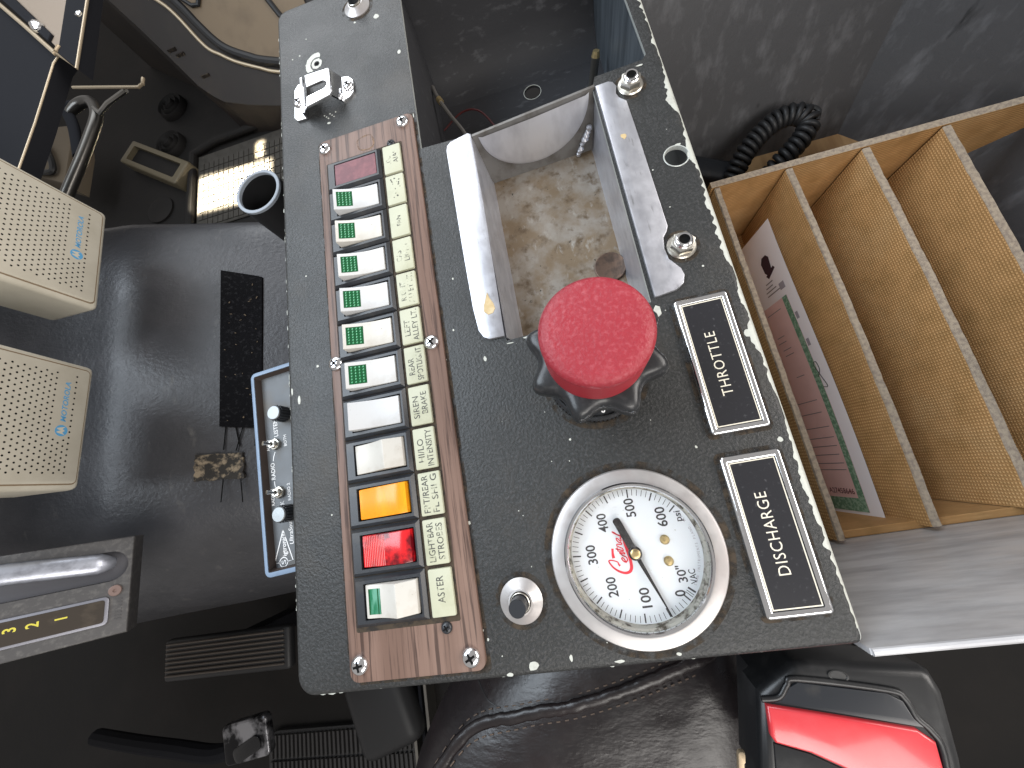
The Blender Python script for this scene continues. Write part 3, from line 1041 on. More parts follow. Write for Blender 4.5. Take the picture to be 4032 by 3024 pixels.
# ================================================================== THROTTLE KNOB
KX, KY = 138.2, -174.3
kn = thing('throttle_knob', (KX, KY, 0), 'black eight-lobed throttle knob with a large red grained cap', 'knob')
mb = MB()
N = 90
vs, fs = [], []
prof = [(23.5, 1.5), (23.5, 7)]
for k, (r, z) in enumerate([(22.5, 0), (22.5, 6), (21.0, 7.4), (20.2, 7.6), (12, 7.6)]):
    pass
mb.lathe([(22.6, 0.1), (22.6, 5.4)], 90, (KX, KY - 2.2), False)
for i in range(72):
    a = 2 * pi * i / 72
    mb.M = Matrix.Translation((KX, KY - 2.2, 0)) @ Matrix.Rotation(a, 4, 'Z')
    mb.box(22.3, 23.3, -.55, .55, .3, 5.6)
mb.M = None
mb.lathe([(23, 5.4), (21.8, 6.8), (6, 6.8)], 60, (KX, KY - 2.2), False)
mb.build('knurled_collar', wheelpl, kn, 30)
mb = MB().lathe([(21.2, 6.85), (21.2, 7.25), (20.6, 7.25), (20.6, 6.85)], 60, (KX, KY - 2.2), False)
mb.build('dial_ring', chrome, kn)
tx = MB()
for k in range(-4, 5):
    a = radians(-90 + k * 12)
    at = Vector((KX + 17.9 * cos(a), KY - 2.2 + 17.9 * sin(a), 7.0))
    put_text(tx, '0', at, (-sin(a), cos(a), 0), (-cos(a), -sin(a), 0), 3.2, 2.2, 'C', .02)
tx.build('dial_digits', whitep, kn, 0)
mb = MB().lathe([(7, 6), (7, 38)], 30, (KX, KY), False)
mb.build('shaft', dullsteel, kn)


def lobed(d, n=160):
    out = []
    for i in range(n):
        a = 2 * pi * i / n
        c_ = cos(8 * (a - radians(20)))
        r = 26.5 + 3.0 * c_ + .35 * cos(16 * (a - radians(20))) - d
        out.append((KX + r * cos(a), KY + r * sin(a)))
    return out


mb = MB()
n = 160
rings = [(3.2, 27.5), (1.0, 28.2), (.2, 29.6), (0, 31.5), (0, 35), (.5, 37.2), (1.6, 39), (3.4, 40), (6, 40.4), (10, 40.6)]
vs = [(*q, z) for d, z in rings for q in lobed(d, n)]
fs = [(k * n + j, k * n + (j + 1) % n, (k + 1) * n + (j + 1) % n, (k + 1) * n + j) for k in range(len(rings) - 1) for j in range(n)]
fs += [tuple(reversed(range(n))), tuple(range((len(rings) - 1) * n, len(rings) * n))]
mb.add(vs, fs)
mb.build('hand_wheel', wheelpl, kn, 50)
mb = MB()
mb.m = 1
mb.lathe([(20.5, 40.2), (20.4, 60.5)], 96, (KX, KY), False)
mb.m = 0
mb.lathe([(20.4, 60.5), (20.3, 62.0), (19.7, 63.3), (18.6, 64.1), (16, 64.6), (10, 64.9), (4, 65), (.01, 65)], 96, (KX, KY), False)
cap_ = mb.build('red_cap', [redpl, redside], kn, 50)

# ================================================================== PRESSURE GAUGE
GX, GY = 138.4, -261.0
gg = thing('pressure_gauge', (GX, GY, 0), 'round white-faced pressure gauge in a wide aluminium flange, needle near fifty', 'gauge')
mb = MB().lathe([(38, .05), (38, 1.6), (37.5, 2.3), (36.8, 2.5), (32.4, 3.2), (31.6, 3.2), (31.4, 2.2)], 120, (GX, GY), False)
mb.build('flange', alu, gg, 25)
mb = MB().lathe([(31.9, 2.6), (31.9, 4.6), (31.3, 5.3), (30.4, 5.3), (29.9, 4.6), (29.9, 1.8)], 120, (GX, GY), False)
mb.build('bezel_ring', chrome, gg, 35)
mb = MB().lathe([(29.95, 2.6), (29.2, 2.0), (28.9, .2), (28.9, -2.4)], 96, (GX, GY), False)
mb.build('gasket', gasket, gg)
mb = MB().lathe([(29.4, -3.4), (29.4, -2.2), (.01, -2.2)], 96, (GX, GY), False)
mb.build('dial', dialw, gg)
DU, DR = Vector((-1, 0, 0)), Vector((0, 1, 0))


def dpt(r, ang, z=-2.12):
    a = radians(ang)
    v = DU * (r * cos(a)) + DR * (r * sin(a))
    return Vector((GX + v.x, GY + v.y, z))


def psi(p):
    return 5.0 + (p - 300) * .452


mb = MB()


def tick(ang, r0, r1, wd):
    a, b = dpt(r0, ang), dpt(r1, ang)
    s = (b - a).normalized().cross(Vector((0, 0, 1))) * wd / 2
    mb.add([a - s, a + s, b + s, b - s], [(0, 1, 2, 3)])


for p in range(0, 601, 10):
    big = p % 50 == 0
    tick(psi(p), 24.6 if big else 25.6, 28.4, .62 if big else .26)
for a, wd in ((-134.2, .3), (-136.2, .3), (-139, .8)):
    tick(a, 24.8, 28.4, wd)
mb.build('scale_marks', inkdial, gg, 0)
mb = MB()
for s, x, y, wd in (('0', 153.2, -279.2, 2.6), ('100', 138.2, -279.3, 8.2), ('200', 124.8, -273.4, 8.4), ('300', 118.7, -258.8, 8.4), ('400', 126.6, -245.8, 8.4), ('500', 140.4, -241.0, 8.4), ('600', 153.2, -246.9, 8.6)):
    put_text(mb, s, (x, y, -2.11), EX, EY, 4.5, wd, 'C', .018)
put_text(mb, 'psi', (160.4, -247.7, -2.11), EX, EY, 3.1, 4.6, 'C', .012)
put_text(mb, '30"', (155.8, -271.6, -2.11), EX, EY, 4.0, 7.0, 'C', .015)
put_text(mb, 'VAC', (160.3, -273.2, -2.11), EX, EY, 3.0, 6.0, 'C', .012)
mb.build('numerals', inkdial, gg, 0)
mb = MB()
txt = 'SPAN INSTRUMENTS PLANO, TEXAS'
for k, ch in enumerate(txt):
    if ch == ' ':
        continue
    ang = -145 - k * 2.45
    p = dpt(26.9, ang)
    a = radians(ang)
    er_ = DU * cos(a) + DR * sin(a)
    et = (DU * sin(a) - DR * cos(a))
    put_text(mb, ch, p, et, -er_, 1.15, None, 'C', 0, 1, .8)
mb.build('maker_lettering', greyprint, gg, 0)
# red script word on the dial
mb = MB()


def gp(px, py):                                            # dial drawing coordinates -> mm
    return (138.06 + (px - 890) * .0162 - (py - 905) * .00362, -260.91 - (px - 890) * .00217 - (py - 905) * .01542)


def stroke(pts, wds):
    P = smoothpath([(*gp(*q), 0) for q in pts], 7)
    if isinstance(wds, list):
        L = len(P)
        ww = []
        for i in range(L):
            s = i / (L - 1) * (len(wds) - 1)
            j = min(int(s), len(wds) - 2)
            ww.append(wds[j] + (wds[j + 1] - wds[j]) * (s - j))
        wds = ww
    ribbon(mb, [(p.x, p.y) for p in P], wds, -2.1)


stroke([(500, 1230), (460, 1190), (430, 1130), (330, 1095), (230, 1085), (190, 1110), (230, 1180), (330, 1290), (480, 1380), (640, 1420), (760, 1380), (805, 1270), (780, 1100), (720, 900), (640, 680), (560, 510)], [1.0, .7, .5, .5, .6, .6, .7, .8, 1.0, 1.1, 1.3, 1.4, 1.3, 1.4, 1.2, .4])
stroke([(325, 1025), (300, 940), (290, 850), (285, 765)], [1.4, 1.2, 1.0, 1.1])
stroke([(680, 1140), (600, 1110), (540, 1040), (570, 1010), (620, 1060), (640, 1100), (690, 1100), (690, 1040), (640, 980), (560, 950), (540, 930)], .55)
stroke([(650, 985), (580, 960), (500, 900), (490, 880), (560, 900), (625, 905), (600, 870), (520, 850), (470, 850)], .5)
stroke([(590, 830), (500, 800), (370, 770)], .55)
stroke([(450, 850), (420, 780), (420, 730)], .5)
stroke([(590, 830), (560, 760), (470, 720), (410, 690), (405, 640)], .5)
stroke([(410, 640), (500, 650), (540, 640), (520, 600), (460, 590), (400, 530), (390, 480), (440, 500), (510, 560), (520, 520), (480, 460)], .5)
stroke([(520, 480), (500, 430), (420, 390), (320, 340), (270, 300), (330, 320), (400, 370), (490, 400), (540, 420)], .5)
mb.build('red_script', redink, gg, 0)
mb = MB()
for x, y in ((152.4, -256.7), (151.9, -265.7)):
    o = MB().lathe([(2.1, -2.2), (2.1, -1.6), (1.5, -.9), (.01, -.7)], 20, (x, y), False).build('stop_pin', brass, gg)
a = Vector((133.2, -245.6))
b = Vector((147.5, -287.3))
hub = Vector((GX - .2, GY + .6))
d = (b - a).normalized()
nn = Vector((-d.y, d.x))
mb = MB()
pl = []
for k in range(9):
    an = pi * k / 8
    pl.append(a - d * 1.3 * sin(an) + nn * 1.75 * cos(an))
pl += [hub - nn * 1.7, hub + d * 3 - nn * .95, b - d * 9 - nn * .45, b - nn * .25, b + nn * .25, b - d * 9 + nn * .45, hub + d * 3 + nn * .95, hub + nn * 1.7]
mb.prism([(p.x, p.y) for p in pl], -.6, .1, .1, 1)
mb.lathe([(3.0, -1), (3.0, .25), (2.6, .5), (.01, .5)], 28, tuple(hub), False)
mb.build('needle', mk('needle_black', (.02, .018, .018), .45, var=((.05, .045, .042), 500, O3, .5, .7)), gg)
mb = MB().lathe([(2.1, .3), (2.1, .9), (1.8, 1.1), (.75, 1.1), (.7, .8), (.01, .8)], 24, tuple(hub), False)
mb.build('hub_cap', brass, gg)
mb = MB().lathe([(29.9, 2.6), (.01, 2.6)], 64, (GX, GY), False)
mb.lathe([(.01, 1.9), (29.9, 1.9)], 64, (GX, GY), False)
mb.build('glass', glass, gg)


# ================================================================== NAMEPLATES
def nameplate(y0, y1, txt, tw, label):
    x0, x1 = 183.3, 209.0
    t = thing('nameplate', ((x0 + x1) / 2, (y0 + y1) / 2, 0), label, 'nameplate', 'chrome-framed nameplates on the console')
    mb = MB()
    rg = [(0, 0.05), (0, 1.4), (.35, 2.3), (.8, 2.7), (1.3, 2.85), (2.5, 2.75), (2.9, 2.5), (3.0, 2.0), (3.2, 2.0)]
    base = rrect(x0, x1, y0, y1, 1.8, 5)
    n = len(base)
    vs = []
    for d, z in rg:
        q = inset(base, d) if d < 1.5 else rrect(x0 + d, x1 - d, y0 + d, y1 - d, max(.3, 1.8 - d), 5)
        vs += [(*p, z) for p in q]
    fs = [(k * n + j, k * n + (j + 1) % n, (k + 1) * n + (j + 1) % n, (k + 1) * n + j) for k in range(len(rg) - 1) for j in range(n)]
    mb.add(vs, fs)
    mb.build('frame', chrome, t, 25)
    mb = MB().prism(rrect(x0 + 2.6, x1 - 2.6, y0 + 2.6, y1 - 2.6, .3, 2), .1, 2.1)
    ins = mb.build('insert', plateblk, t)
    mb = MB()
    a, b = 3.3, 3.8
    for (xa, xb, ya, yb) in ((x0 + a, x1 - a, y0 + a, y0 + b), (x0 + a, x1 - a, y1 - b, y1 - a), (x0 + a, x0 + b, y0 + b, y1 - b), (x1 - b, x1 - a, y0 + b, y1 - b)):
        mb.add([(xa, ya, 2.15), (xb, ya, 2.15), (xb, yb, 2.15), (xa, yb, 2.15)], [(0, 1, 2, 3)])
    mb.build('border_line', whiteink, ins, 0)
    mb = MB()
    put_text(mb, txt, (195.3, (-182.9 if txt[0] == 'T' else -259.2), 2.16), EX, EY, 5.0, tw, 'C', -.004, 1.1)
    mb.build('lettering', whiteink, ins, 0)


nameplate(-215.6, -148.0, 'THROTTLE', 31.5, 'chrome-framed black nameplate engraved THROTTLE beside the red knob')
nameplate(-292.0, -225.3, 'DISCHARGE', 33.5, 'chrome-framed black nameplate engraved DISCHARGE beside the gauge')


# ================================================================== BUTTONS, JACKS, CLIP
def push_button(x, y, label, h):
    t = thing('push_button', (x, y, 0), label, 'button', 'round push buttons on the console')
    mb = MB().lathe([(10.0, .05), (10.0, .7), (9.4, 1.1), (6.6, 2.6), (5.6, 3.4), (4.9, 3.5), (4.6, 2.6), (4.6, -6)], 56, (x, y), False)
    mb.build('washer', alu, t, 30)
    mb = MB().lathe([(4.5, -4), (4.5, 4.4), (4.2, 4.6), (4.0, 4.2), (4.0, 0)], 32, (x, y), False)
    mb.build('sleeve', steel, t)
    mb = MB().lathe([(3.85, -4), (3.85, h - .3), (3.6, h), (.01, h)], 32, (x, y), False)
    mb.build('plunger', blackpl, t, 30)


push_button(83, -273.5, 'push button with silver cone washer and black plunger beside the gauge', 11.5)
push_button(31.2, 133.8, 'push button with silver cone washer at the top edge of the console', 8)


def jack(x, y, rot, label):
    t = thing('jack_nut', (x, y, 0), label, 'jack', 'hex-nut jacks along the tray flange')
    mb = MB().lathe([(7.3, .05), (7.3, .7), (6.7, 1.3), (5.2, 1.6)], 40, (x, y), False)
    mb.build('flange', steel, t, 30)
    mb = MB()
    hexa = circle(x, y, 6.1, 6, rot)
    mb.prism(hexa, 1.2, 5.0, .5, 2)
    mb.build('hex_nut', steel, t, 30)
    mb = MB().lathe([(4.4, 4.6), (4.4, 5.6), (4.0, 6.0), (3.9, 6.9), (3.5, 7.2), (2.7, 7.1), (2.6, 5.0)], 32, (x, y), False)
    mb.build('barrel', chrome, t, 35)
    mb = MB().lathe([(2.65, 5.4), (.01, 5.4)], 24, (x, y), False)
    mb.build('socket', hole, t)


jack(195.7, -10.6, .2, 'hex-nut jack beside the top notch of the tray flange')
jack(196.0, -118.6, .05, 'hex-nut jack in the lower notch of the tray flange')

clip = thing('microphone_clip', (0, 61, 0), 'bent chrome microphone clip with two screws above the walnut plate', 'clip')
mb = MB().prism([(-23.3, 50), (-21, 46.8), (-14.2, 46.4), (-13.6, 50), (-13.3, 77.5), (-15, 79.4), (-19.5, 79.2), (-22.4, 75)], .05, 1.5, .3, 1)
mb.build('left_foot', chrome, clip)
mb = MB()
mb.add([(-14.5, 46.8, .2), (-13.2, 46.8, .2), (-13.2, 78.4, .2), (-14.5, 78.4, .2), (-14.5, 46.8, 5.5), (-13.2, 46.8, 5.5), (-13.2, 78.4, 5.5), (-14.5, 78.4, 5.5)],
       [(0, 1, 5, 4), (1, 2, 6, 5), (2, 3, 7, 6), (3, 0, 4, 7), (4, 5, 6, 7)])
mb.build('left_lip', chrome, clip)
# raised bridge with a U slot opening to the left
u_slot = [(-6.4, 60.2)] + [(4.6 + 4.2 * cos(radians(a)), 57.4 + 4.2 * sin(radians(a)) * .9) for a in range(80, -91, -17)] + [(-6.4, 52.0)]
bridge = [(-7.2, 71), (-6.4, 60.2)] + u_slot[1:-1] + [(-6.4, 52.0), (-7.2, 43.2), (10.6, 46.6), (11.6, 48), (11.6, 68.5), (10.6, 70.2)]
bridge = bridge[::-1]
mb = MB().prism(bridge, 9.2, 10.6, .35, 1)
mb.build('bridge', chrome, clip, 40)
mb = MB()
mb.add([(11.0, 47.2, 10.4), (11.0, 69.4, 10.4), (15.6, 71.8, .4), (15.6, 50.4, .4)], [(0, 3, 2, 1)])
mb.add([(9.8, 47.2, 10.2), (9.8, 69.4, 10.2), (14.4, 71.8, .2), (14.4, 50.4, .2)], [(0, 1, 2, 3)])
mb.build('right_leg', chrome, clip)
mb = MB()
mb.add([(-13.6, 46.9, 4.6), (-13.6, 70.5, 4.6), (-6.4, 71, 10.3), (-6.4, 44, 10.3)], [(0, 3, 2, 1)])
mb.build('left_leg', chrome, clip)
mb = MB().prism([(14.8, 50.4), (20, 52), (23, 55.5), (23.6, 61), (23, 66.5), (20, 70.4), (14.8, 71.8)], .05, 1.5, .3, 1)
mb.build('right_foot', chrome, clip)
put_screw(scr_b, -19.2, 61.6, 1.4, .5, clip)
put_screw(scr_b, 19.6, 61.2, 1.4, .9, clip)
mb = MB()
for k in range(7):
    mb.prism(blob(-1 + 1.6 * k * .9, 45 - (k % 3) * 1.7, .55, k + 9), .05, .15)
mb.build('bare_marks', chipm, con, 0)

# ================================================================== STORAGE BIN, ORGANISER
BZ = -262
sb = thing('storage_bin', (360, -100, BZ), 'deep dark-coated metal storage bin beside the console', 'storage bin')
mb = MB()
mb.box(218.2, 593, -309, -306.6, BZ, -1.6)
mb.tube([(218.6, -307.8, -1.2), (420, -307.8, -1.2), (593, -307.8, -1.2)], 1.5, 10)
mb.build('near_wall', brushed, sb, 30)
mb = MB().grid(lambda a, b: (212 + 288 * a + (18 * b * a) + 0 * a, 112 + 140 * b, BZ + 420 * b), 20, 20)
mb.build('far_wall', darkbin, sb)
def rwall(a, b):
    x, y = (499 + 86 * a / .25, 112 - 92 * a / .25) if a < .25 else (585 + 8 * (a - .25) / .75, 20 - 329 * (a - .25) / .75)
    k = max(0, 1 - a / .25)
    return (x + 18 * b * k, y + 140 * b * k + 60 * b * (1 - k) * 0, BZ + 420 * b)


mb = MB().grid(rwall, 20, 20, False)
mb.build('right_wall', darkbin, sb)
mb = MB().box(217.9, 218.1, -306, 112, BZ, -90)
mb.build('console_side', darkbin, sb)
mb = MB().box(200, 600, -309, 150, BZ - 12, BZ)
mb.build('bin_floor', plywood, sb)

og = thing('document_organiser', (390, -145, BZ), 'brown hardboard document organiser with upright dividers in the bin', 'organiser')


def slab_x(xc, th, y0, y1, ztop, name, seed, lean=0.0):
    """upright board in the y-z plane; slightly bowed, fuzzy top edge"""
    mb = MB()
    N = 60
    top = []
    for k in range(N + 1):
        s = k / N
        y = y0 + (y1 - y0) * s
        bow = lean * sin(pi * s) + .5 * mnoise.noise(Vector((y * .03, seed, 0)))
        dz = .6 * mnoise.noise(Vector((y * .25, seed, 3))) + .5 * mnoise.noise(Vector((y * .9, seed, 5)))
        e = .35 * mnoise.noise(Vector((y * .7, seed + 5, 5)))
        top.append((y, bow, dz, e))
    vs, fs = [], []
    for y, bw, dz, e in top:
        vs += [(xc - th / 2 + bw * .3, y, BZ), (xc - th / 2 + bw, y, ztop - 1.2 + dz), (xc - th / 2 + .8 + bw + e, y, ztop + dz), (xc + th / 2 - .8 + bw + e, y, ztop + dz), (xc + th / 2 + bw, y, ztop - 1.2 + dz), (xc + th / 2 + bw * .3, y, BZ)]
    for k in range(N):
        for j in range(5):
            mb.m = 1 if j in (1, 2, 3) else 0
            mb.f.append((k * 6 + j, k * 6 + 6 + j, k * 6 + 7 + j, k * 6 + 1 + j)[::-1])
            mb.mi.append(mb.m)
    mb.v = [Vector(v) for v in vs]
    mb.f += [[0, 1, 2, 3, 4, 5], [N * 6 + j for j in (5, 4, 3, 2, 1, 0)]]
    mb.mi += [1, 1]
    return mb.build(name, [board, boardedge], og, 50)


slab_x(296.5, 5.5, -304, 9, -150, 'divider', 1)
slab_x(359.5, 6, -303, 9, -150, 'divider', 2, 2)
slab_x(423, 6.5, -300, 9, -150, 'divider', 3, 2)
slab_x(486, 6.5, -300, 9, -150, 'divider', 4, 1)
mb = MB()
bm_pts = [(292, BZ), (292, -150), (600, -149), (600, -170), (455, BZ)]
bm_pts[2:4] = [(584, -149), (584, -182)]
vs = [(x, 10.2, z) for x, z in bm_pts] + [(x, 16.4, z) for x, z in bm_pts]
mb.add(vs, [(0, 4, 3, 2, 1)[::-1], (5, 6, 7, 8, 9)[::-1], (0, 1, 6, 5), (3, 4, 9, 8)])
mb.m = 1
mb.add(vs, [(1, 2, 7, 6), (2, 3, 8, 7)])
mb.build('far_panel', [board, boardedge], og, 0)
mb = MB()
mb.box(293, 560, -306.2, -300.6, BZ, -164, .8, 1)
mb.build('near_panel', board, og)
mb = MB().box(293, 500, -300, 10, BZ + .2, BZ + 6)
mb.build('base', board, og)

# document leaning in the first pocket
PXX = 351.0
pd = thing('title_document', (PXX, -160, BZ + 6), 'white sheet with pink and green-bordered certificate in the first organiser pocket', 'document')


def ppt(y, z, off=0.0):
    s = (y + 305) / 290
    curl = -5.5 * max(0, (-z - 187) / 70) + 1.6 * sin(s * 5)
    return (PXX + curl - off, y, z)


def psheet(mb, y0, y1, z0, z1, off, nu=16, nv=8, dz0=0, dz1=0):
    mb.grid(lambda a, b: ppt(y0 + (y1 - y0) * a, (z0 + (z1 - z0) * b) + (dz0 + (dz1 - dz0) * a), off), nu, nv)


mb = MB()
psheet(mb, -306, -14, -252, -187, 0, 30, 10)
mb.build('sheet', paper, pd)
mb = MB()
psheet(mb, -298, -91, -252, -201, .25, 30, 10)
ct = mb.build('certificate', pinkp, pd)
mb = MB()
psheet(mb, -298, -91, -208.5, -201.2, .4, 40, 3)
psheet(mb, -298, -286.5, -252, -208.5, .4, 4, 6)
mb.build('green_border', greenp, ct)
mb = MB()
for (y, za, zb) in ((-262, -250, -211), (-256, -250, -211), (-248, -250, -213), (-240, -246, -212), (-232, -250, -212), (-222, -250, -213), (-208, -246, -216), (-196, -250, -216), (-146, -236, -222), (-140, -236, -223), (-132, -240, -226), (-126, -238, -226), (-170, -232, -220), (-100, -240, -216)):
    psheet(mb, y, y + .7, za, zb, .45, 1, 4)
for (y, za, zb) in ((-82, -228, -206), (-78, -228, -210), (-74, -226, -214), (-70, -224, -212)):
    psheet(mb, y, y + 1.1, za, zb, .3, 1, 4)
tag(mb.build('print_lines', greyprint, pd, 0), kind='stuff')
tabm = mk('light_grey_print', (.36, .33, .37), .75)
for y in (-84, -118, -146):
    mb = MB()
    psheet(mb, y, y + 7, -200 if y < -90 else -206, -196 if y < -90 else -198, .3, 1, 1)
    mb.build('grey_tab', tabm, pd, 0)
mb = MB()
vs = [ppt(y, z, .3) for y, z in ((-62, -211), (-58, -207), (-46, -205.5), (-42, -209), (-42, -216), (-47, -220), (-58, -219), (-63, -215))]
mb.add(vs, [tuple(range(8))])
mb.add([ppt(y, z, .28) for y, z in ((-66, -216), (-60, -202), (-57, -204), (-62, -219))], [(0, 1, 2, 3)])
mb.build('crest', crestp, pd, 0)
mb = MB()
put_text(mb, 'A27458646', ppt(-280.5, -226.5, .6), (.06, 0, 1), (0, 1, 0), 5.0, 33, 'C', .01)
mb.build('serial_number', mk('maroon_print', (.18, .06, .06), .7), pd, 0)
mb = MB()
P = smoothpath([(ppt(y, z, .4)) for y, z in ((-176, -203), (-170, -198), (-162, -199), (-164, -203), (-174, -200), (-186, -196), (-186, -201))], 6)
mb.tube(P, .3, 5)
mb.build('signature', ink, pd)

# coiled cord behind the organiser
cc = thing('coiled_cord', (390, 85, BZ), 'black coiled microphone cord looped behind the organiser', 'cord')
base = smoothpath([(344, 48, -244), (352, 64, -232), (371, 88, -214), (398, 104, -203), (420, 104, -200), (430, 92, -203), (420, 78, -210), (400, 66, -222), (384, 56, -240), (372, 50, -254)], 30)
mb = MB()
hel = []
L = 0
turn = 0
for i, p in enumerate(base):
    if i:
        L += (p - base[i - 1]).length
    tdir = (base[min(i + 1, len(base) - 1)] - base[max(i - 1, 0)]).normalized()
    s1 = tdir.cross(Vector((0, 0, 1))).normalized()
    s2 = s1.cross(tdir)
    an = L / 6.6 * 2 * pi
    hel.append((p, s1, s2, L))
# resample finely
fine = []
for i in range(len(hel) - 1):
    p, s1, s2, l0 = hel[i]
    q, r1, r2, l1 = hel[i + 1]
    for k in range(4):
        t_ = k / 4
        an = (l0 + (l1 - l0) * t_) / 6.6 * 2 * pi
        c_ = p.lerp(q, t_)
        fine.append(c_ + (s1.lerp(r1, t_)) * 8.2 * cos(an) + (s2.lerp(r2, t_)) * 8.2 * sin(an))
mb.tube(fine, 3.0, 7)
mb.build('coil', blackrub, cc, 60)
mb = MB().tube(smoothpath([(350, 40, -240), (352, 60, -228), (368, 92, -212), (394, 112, -204), (418, 116, -202), (430, 106, -196), (438, 98, -196), (436, 90, -200)], 8), 2.2, 8)
mb.build('straight_lead', blackrub, cc)
mc = thing('hand_microphone', (345, 92, BZ), 'black hand microphone lying on the bin floor under the cord', 'microphone')
mb = MB()
mb.M = Matrix.Translation((340, 92, -240)) @ Matrix.Rotation(radians(-32), 4, 'Z')
mb.box(-30, 28, -14, 14, -20, 10, 7, 3)
mb.build('body', blackpl, mc)

# ================================================================== SEAT AND BUCKLE
st = thing('driver_seat', (180, -520, -300), 'dark maroon leather driver seat cushion with puckered seam', 'seat')
poly = smoothpath([(70, -318, 0), (10, -352, 0), (-52, -404, 0), (-86, -470, 0), (-96, -600, 0), (-90, -800, 0), (60, -820, 0), (200, -800, 0), (228, -600, 0), (226, -360, 0), (190, -318, 0), (130, -306, 0)], 8, True)
poly = [(p.x, p.y) for p in poly]
cx = sum(p[0] for p in poly) / len(poly)
cy = sum(p[1] for p in poly) / len(poly)
mb = MB()
rg = [(0, -330), (0, -215), (3, -185), (12, -163), (26, -148), (44, -139), (66, -134), (95, -131), (130, -130)]
n = len(poly)
vs = []
for d, z in rg:
    for (x, y) in poly:
        v = Vector((cx - x, cy - y))
        L = v.length
        v = v / L * min(d, L * .9)
        vs.append((x + v.x, y + v.y, z))
fs = [(k * n + j, (k + 1) * n + j, (k + 1) * n + (j + 1) % n, k * n + (j + 1) % n) for k in range(len(rg) - 1) for j in range(n)]
fs.append(tuple(range((len(rg) - 1) * n, len(rg) * n)))
mb.add(vs, fs)
bm = bmesh.new()
mv = [bm.verts.new(v) for v in mb.v]
for f in mb.f:
    bm.faces.new([mv[i] for i in f])
bmesh.ops.recalc_face_normals(bm, faces=bm.faces[:])
mb2 = MB().bm(bm)
mb2.build('cushion', leather, st, 70)


def seat_z(x, y):
    best = 1e9
    for i in range(len(poly)):
        p, q = Vector(poly[i]), Vector(poly[(i + 1) % len(poly)])
        e = q - p
        t_ = max(0, min(1, (Vector((x, y)) - p).dot(e) / e.dot(e)))
        best = min(best, (p + e * t_ - Vector((x, y))).length)
    zz = rg[-1][1]
    for (d0, z0), (d1, z1) in zip(rg[:-1], rg[1:]):
        if d0 <= best <= d1 and d1 > d0:
            zz = z0 + (z1 - z0) * (best - d0) / (d1 - d0)
    return zz


seam = smoothpath([(-60, -452, 0), (-10, -404, 0), (38, -391, 0), (84, -385, 0), (128, -376, 0), (166, -367, 0), (200, -360, 0)], 14)
mb = MB()
pth, rad = [], []
for i, p in enumerate(seam):
    pth.append((p.x, p.y + 1.1 * mnoise.noise(Vector((i * .5, 0, 0))), seat_z(p.x, p.y) + 1.0))
    rad.append(4.6 + 1.1 * mnoise.noise(Vector((i * .45, 4, 0))))
mb.tube(pth, rad, 12, flat=.6)
mb.build('seam_welt', leather, st, 70)
mb = MB()
for off in (-7.2, 6.6):
    for i in range(0, len(seam) - 2, 2):
        a, b = seam[i], seam[i].lerp(seam[i + 1], .9)
        mb.tube([(a.x, a.y + off, seat_z(a.x, a.y + off) + .9), (b.x, b.y + off, seat_z(b.x, b.y + off) + .9)], .55, 5)
mb.build('stitching', stitch, st)
mb = MB().tube([(p.x, p.y, seat_z(p.x, p.y) + .4) for p in smoothpath([(-6, -350, 0), (-8, -362, 0), (-2, -374, 0), (10, -384, 0), (24, -389, 0)], 6)], .5, 6)
mb.build('loose_thread', blackrub, st)

bk = thing('seat_belt_buckle', (222, -360, -130), 'black seat belt buckle with a wide red release button', 'seat belt buckle')
BM = Matrix.Translation((187, -344.4, -40)) @ Matrix.Rotation(radians(-13.6), 4, 'Z')
mb = MB()
mb.M = BM


def vy(v):
    return -v


body = [(-4, 3.5), (11, 18), (14, 19.5), (66, 25.5), (70, 24), (74, 16), (77.5, -10), (79, -60), (-5, -60)]
mb.prism(body, -24, -3.0, 5, 5)
mb.prism(inset(body[::-1], 9), -60, -23)
mb.prism([(18, 0), (58, 0), (58, -60), (18, -60)], -92, -58)
mb.build('housing', bucklepl, bk, 40)
mb = MB()
mb.M = BM
hood = [(-1.5, 1.5), (6, 3), (9, 7.5), (12, 11), (16, 12.3), (52, 11.6), (56, 9.8), (58.5, 4), (63, 1.5), (66.5, -2), (66, -4), (60, .2), (0, .2)]
mb.prism([(-2, 1.0), (5.4, 2.6), (9.4, 8.6), (13, 11.2), (50, 12.6), (56, 10.4), (59.5, 4.0), (64.5, 1.0)], -3.2, -2.0, .5, 2)
mb.build('button_recess', blackpl, bk, 40)
mb = MB()
mb.M = BM
ring = smoothpath([(-3.2, 1.2, -2.6), (4.6, 3.4, -2.6), (8.6, 9.6, -2.6), (13, 12.6, -2.6), (50, 14.0, -2.6), (57, 11.6, -2.6), (60.8, 4.6, -2.6), (66, 0, -2.6), (69.5, -8, -2.6), (70.5, -40, -2.6)], 5)
mb.tube(ring, 1.5, 10, flat=.7)
mb.build('rim', bucklepl, bk, 60)
mb = MB()
mb.M = BM
mb.prism([(-1.6, -.4), (59.5, .4), (66.2, -3.4), (67.8, -14), (68.6, -29), (33, -21.5), (16, -17.0), (1.4, -15.6), (-.6, -13)], -4, -.6, 1.3, 4)
mb.build('release_button', redbtn, bk, 50)
mb = MB()
mb.M = BM
mb.prism([(1, -16.4), (16, -17.9), (33, -22.4), (68.4, -30), (69.4, -58), (2, -58)], -5, -2.2, .6, 2)
mb.build('lower_cover', bucklepl, bk, 40)
mb = MB()
mb.M = BM @ Matrix.Translation((31, 16.6, -2.9)) @ Matrix.Scale(.55, 4, (0, 1, 0))
mb.lathe([(4.4, 0), (4.4, .3), (3.7, .35), (3.4, .05), (.01, .05)], 28, (0, 0), False)
mb.build('mould_mark', bucklepl, bk)
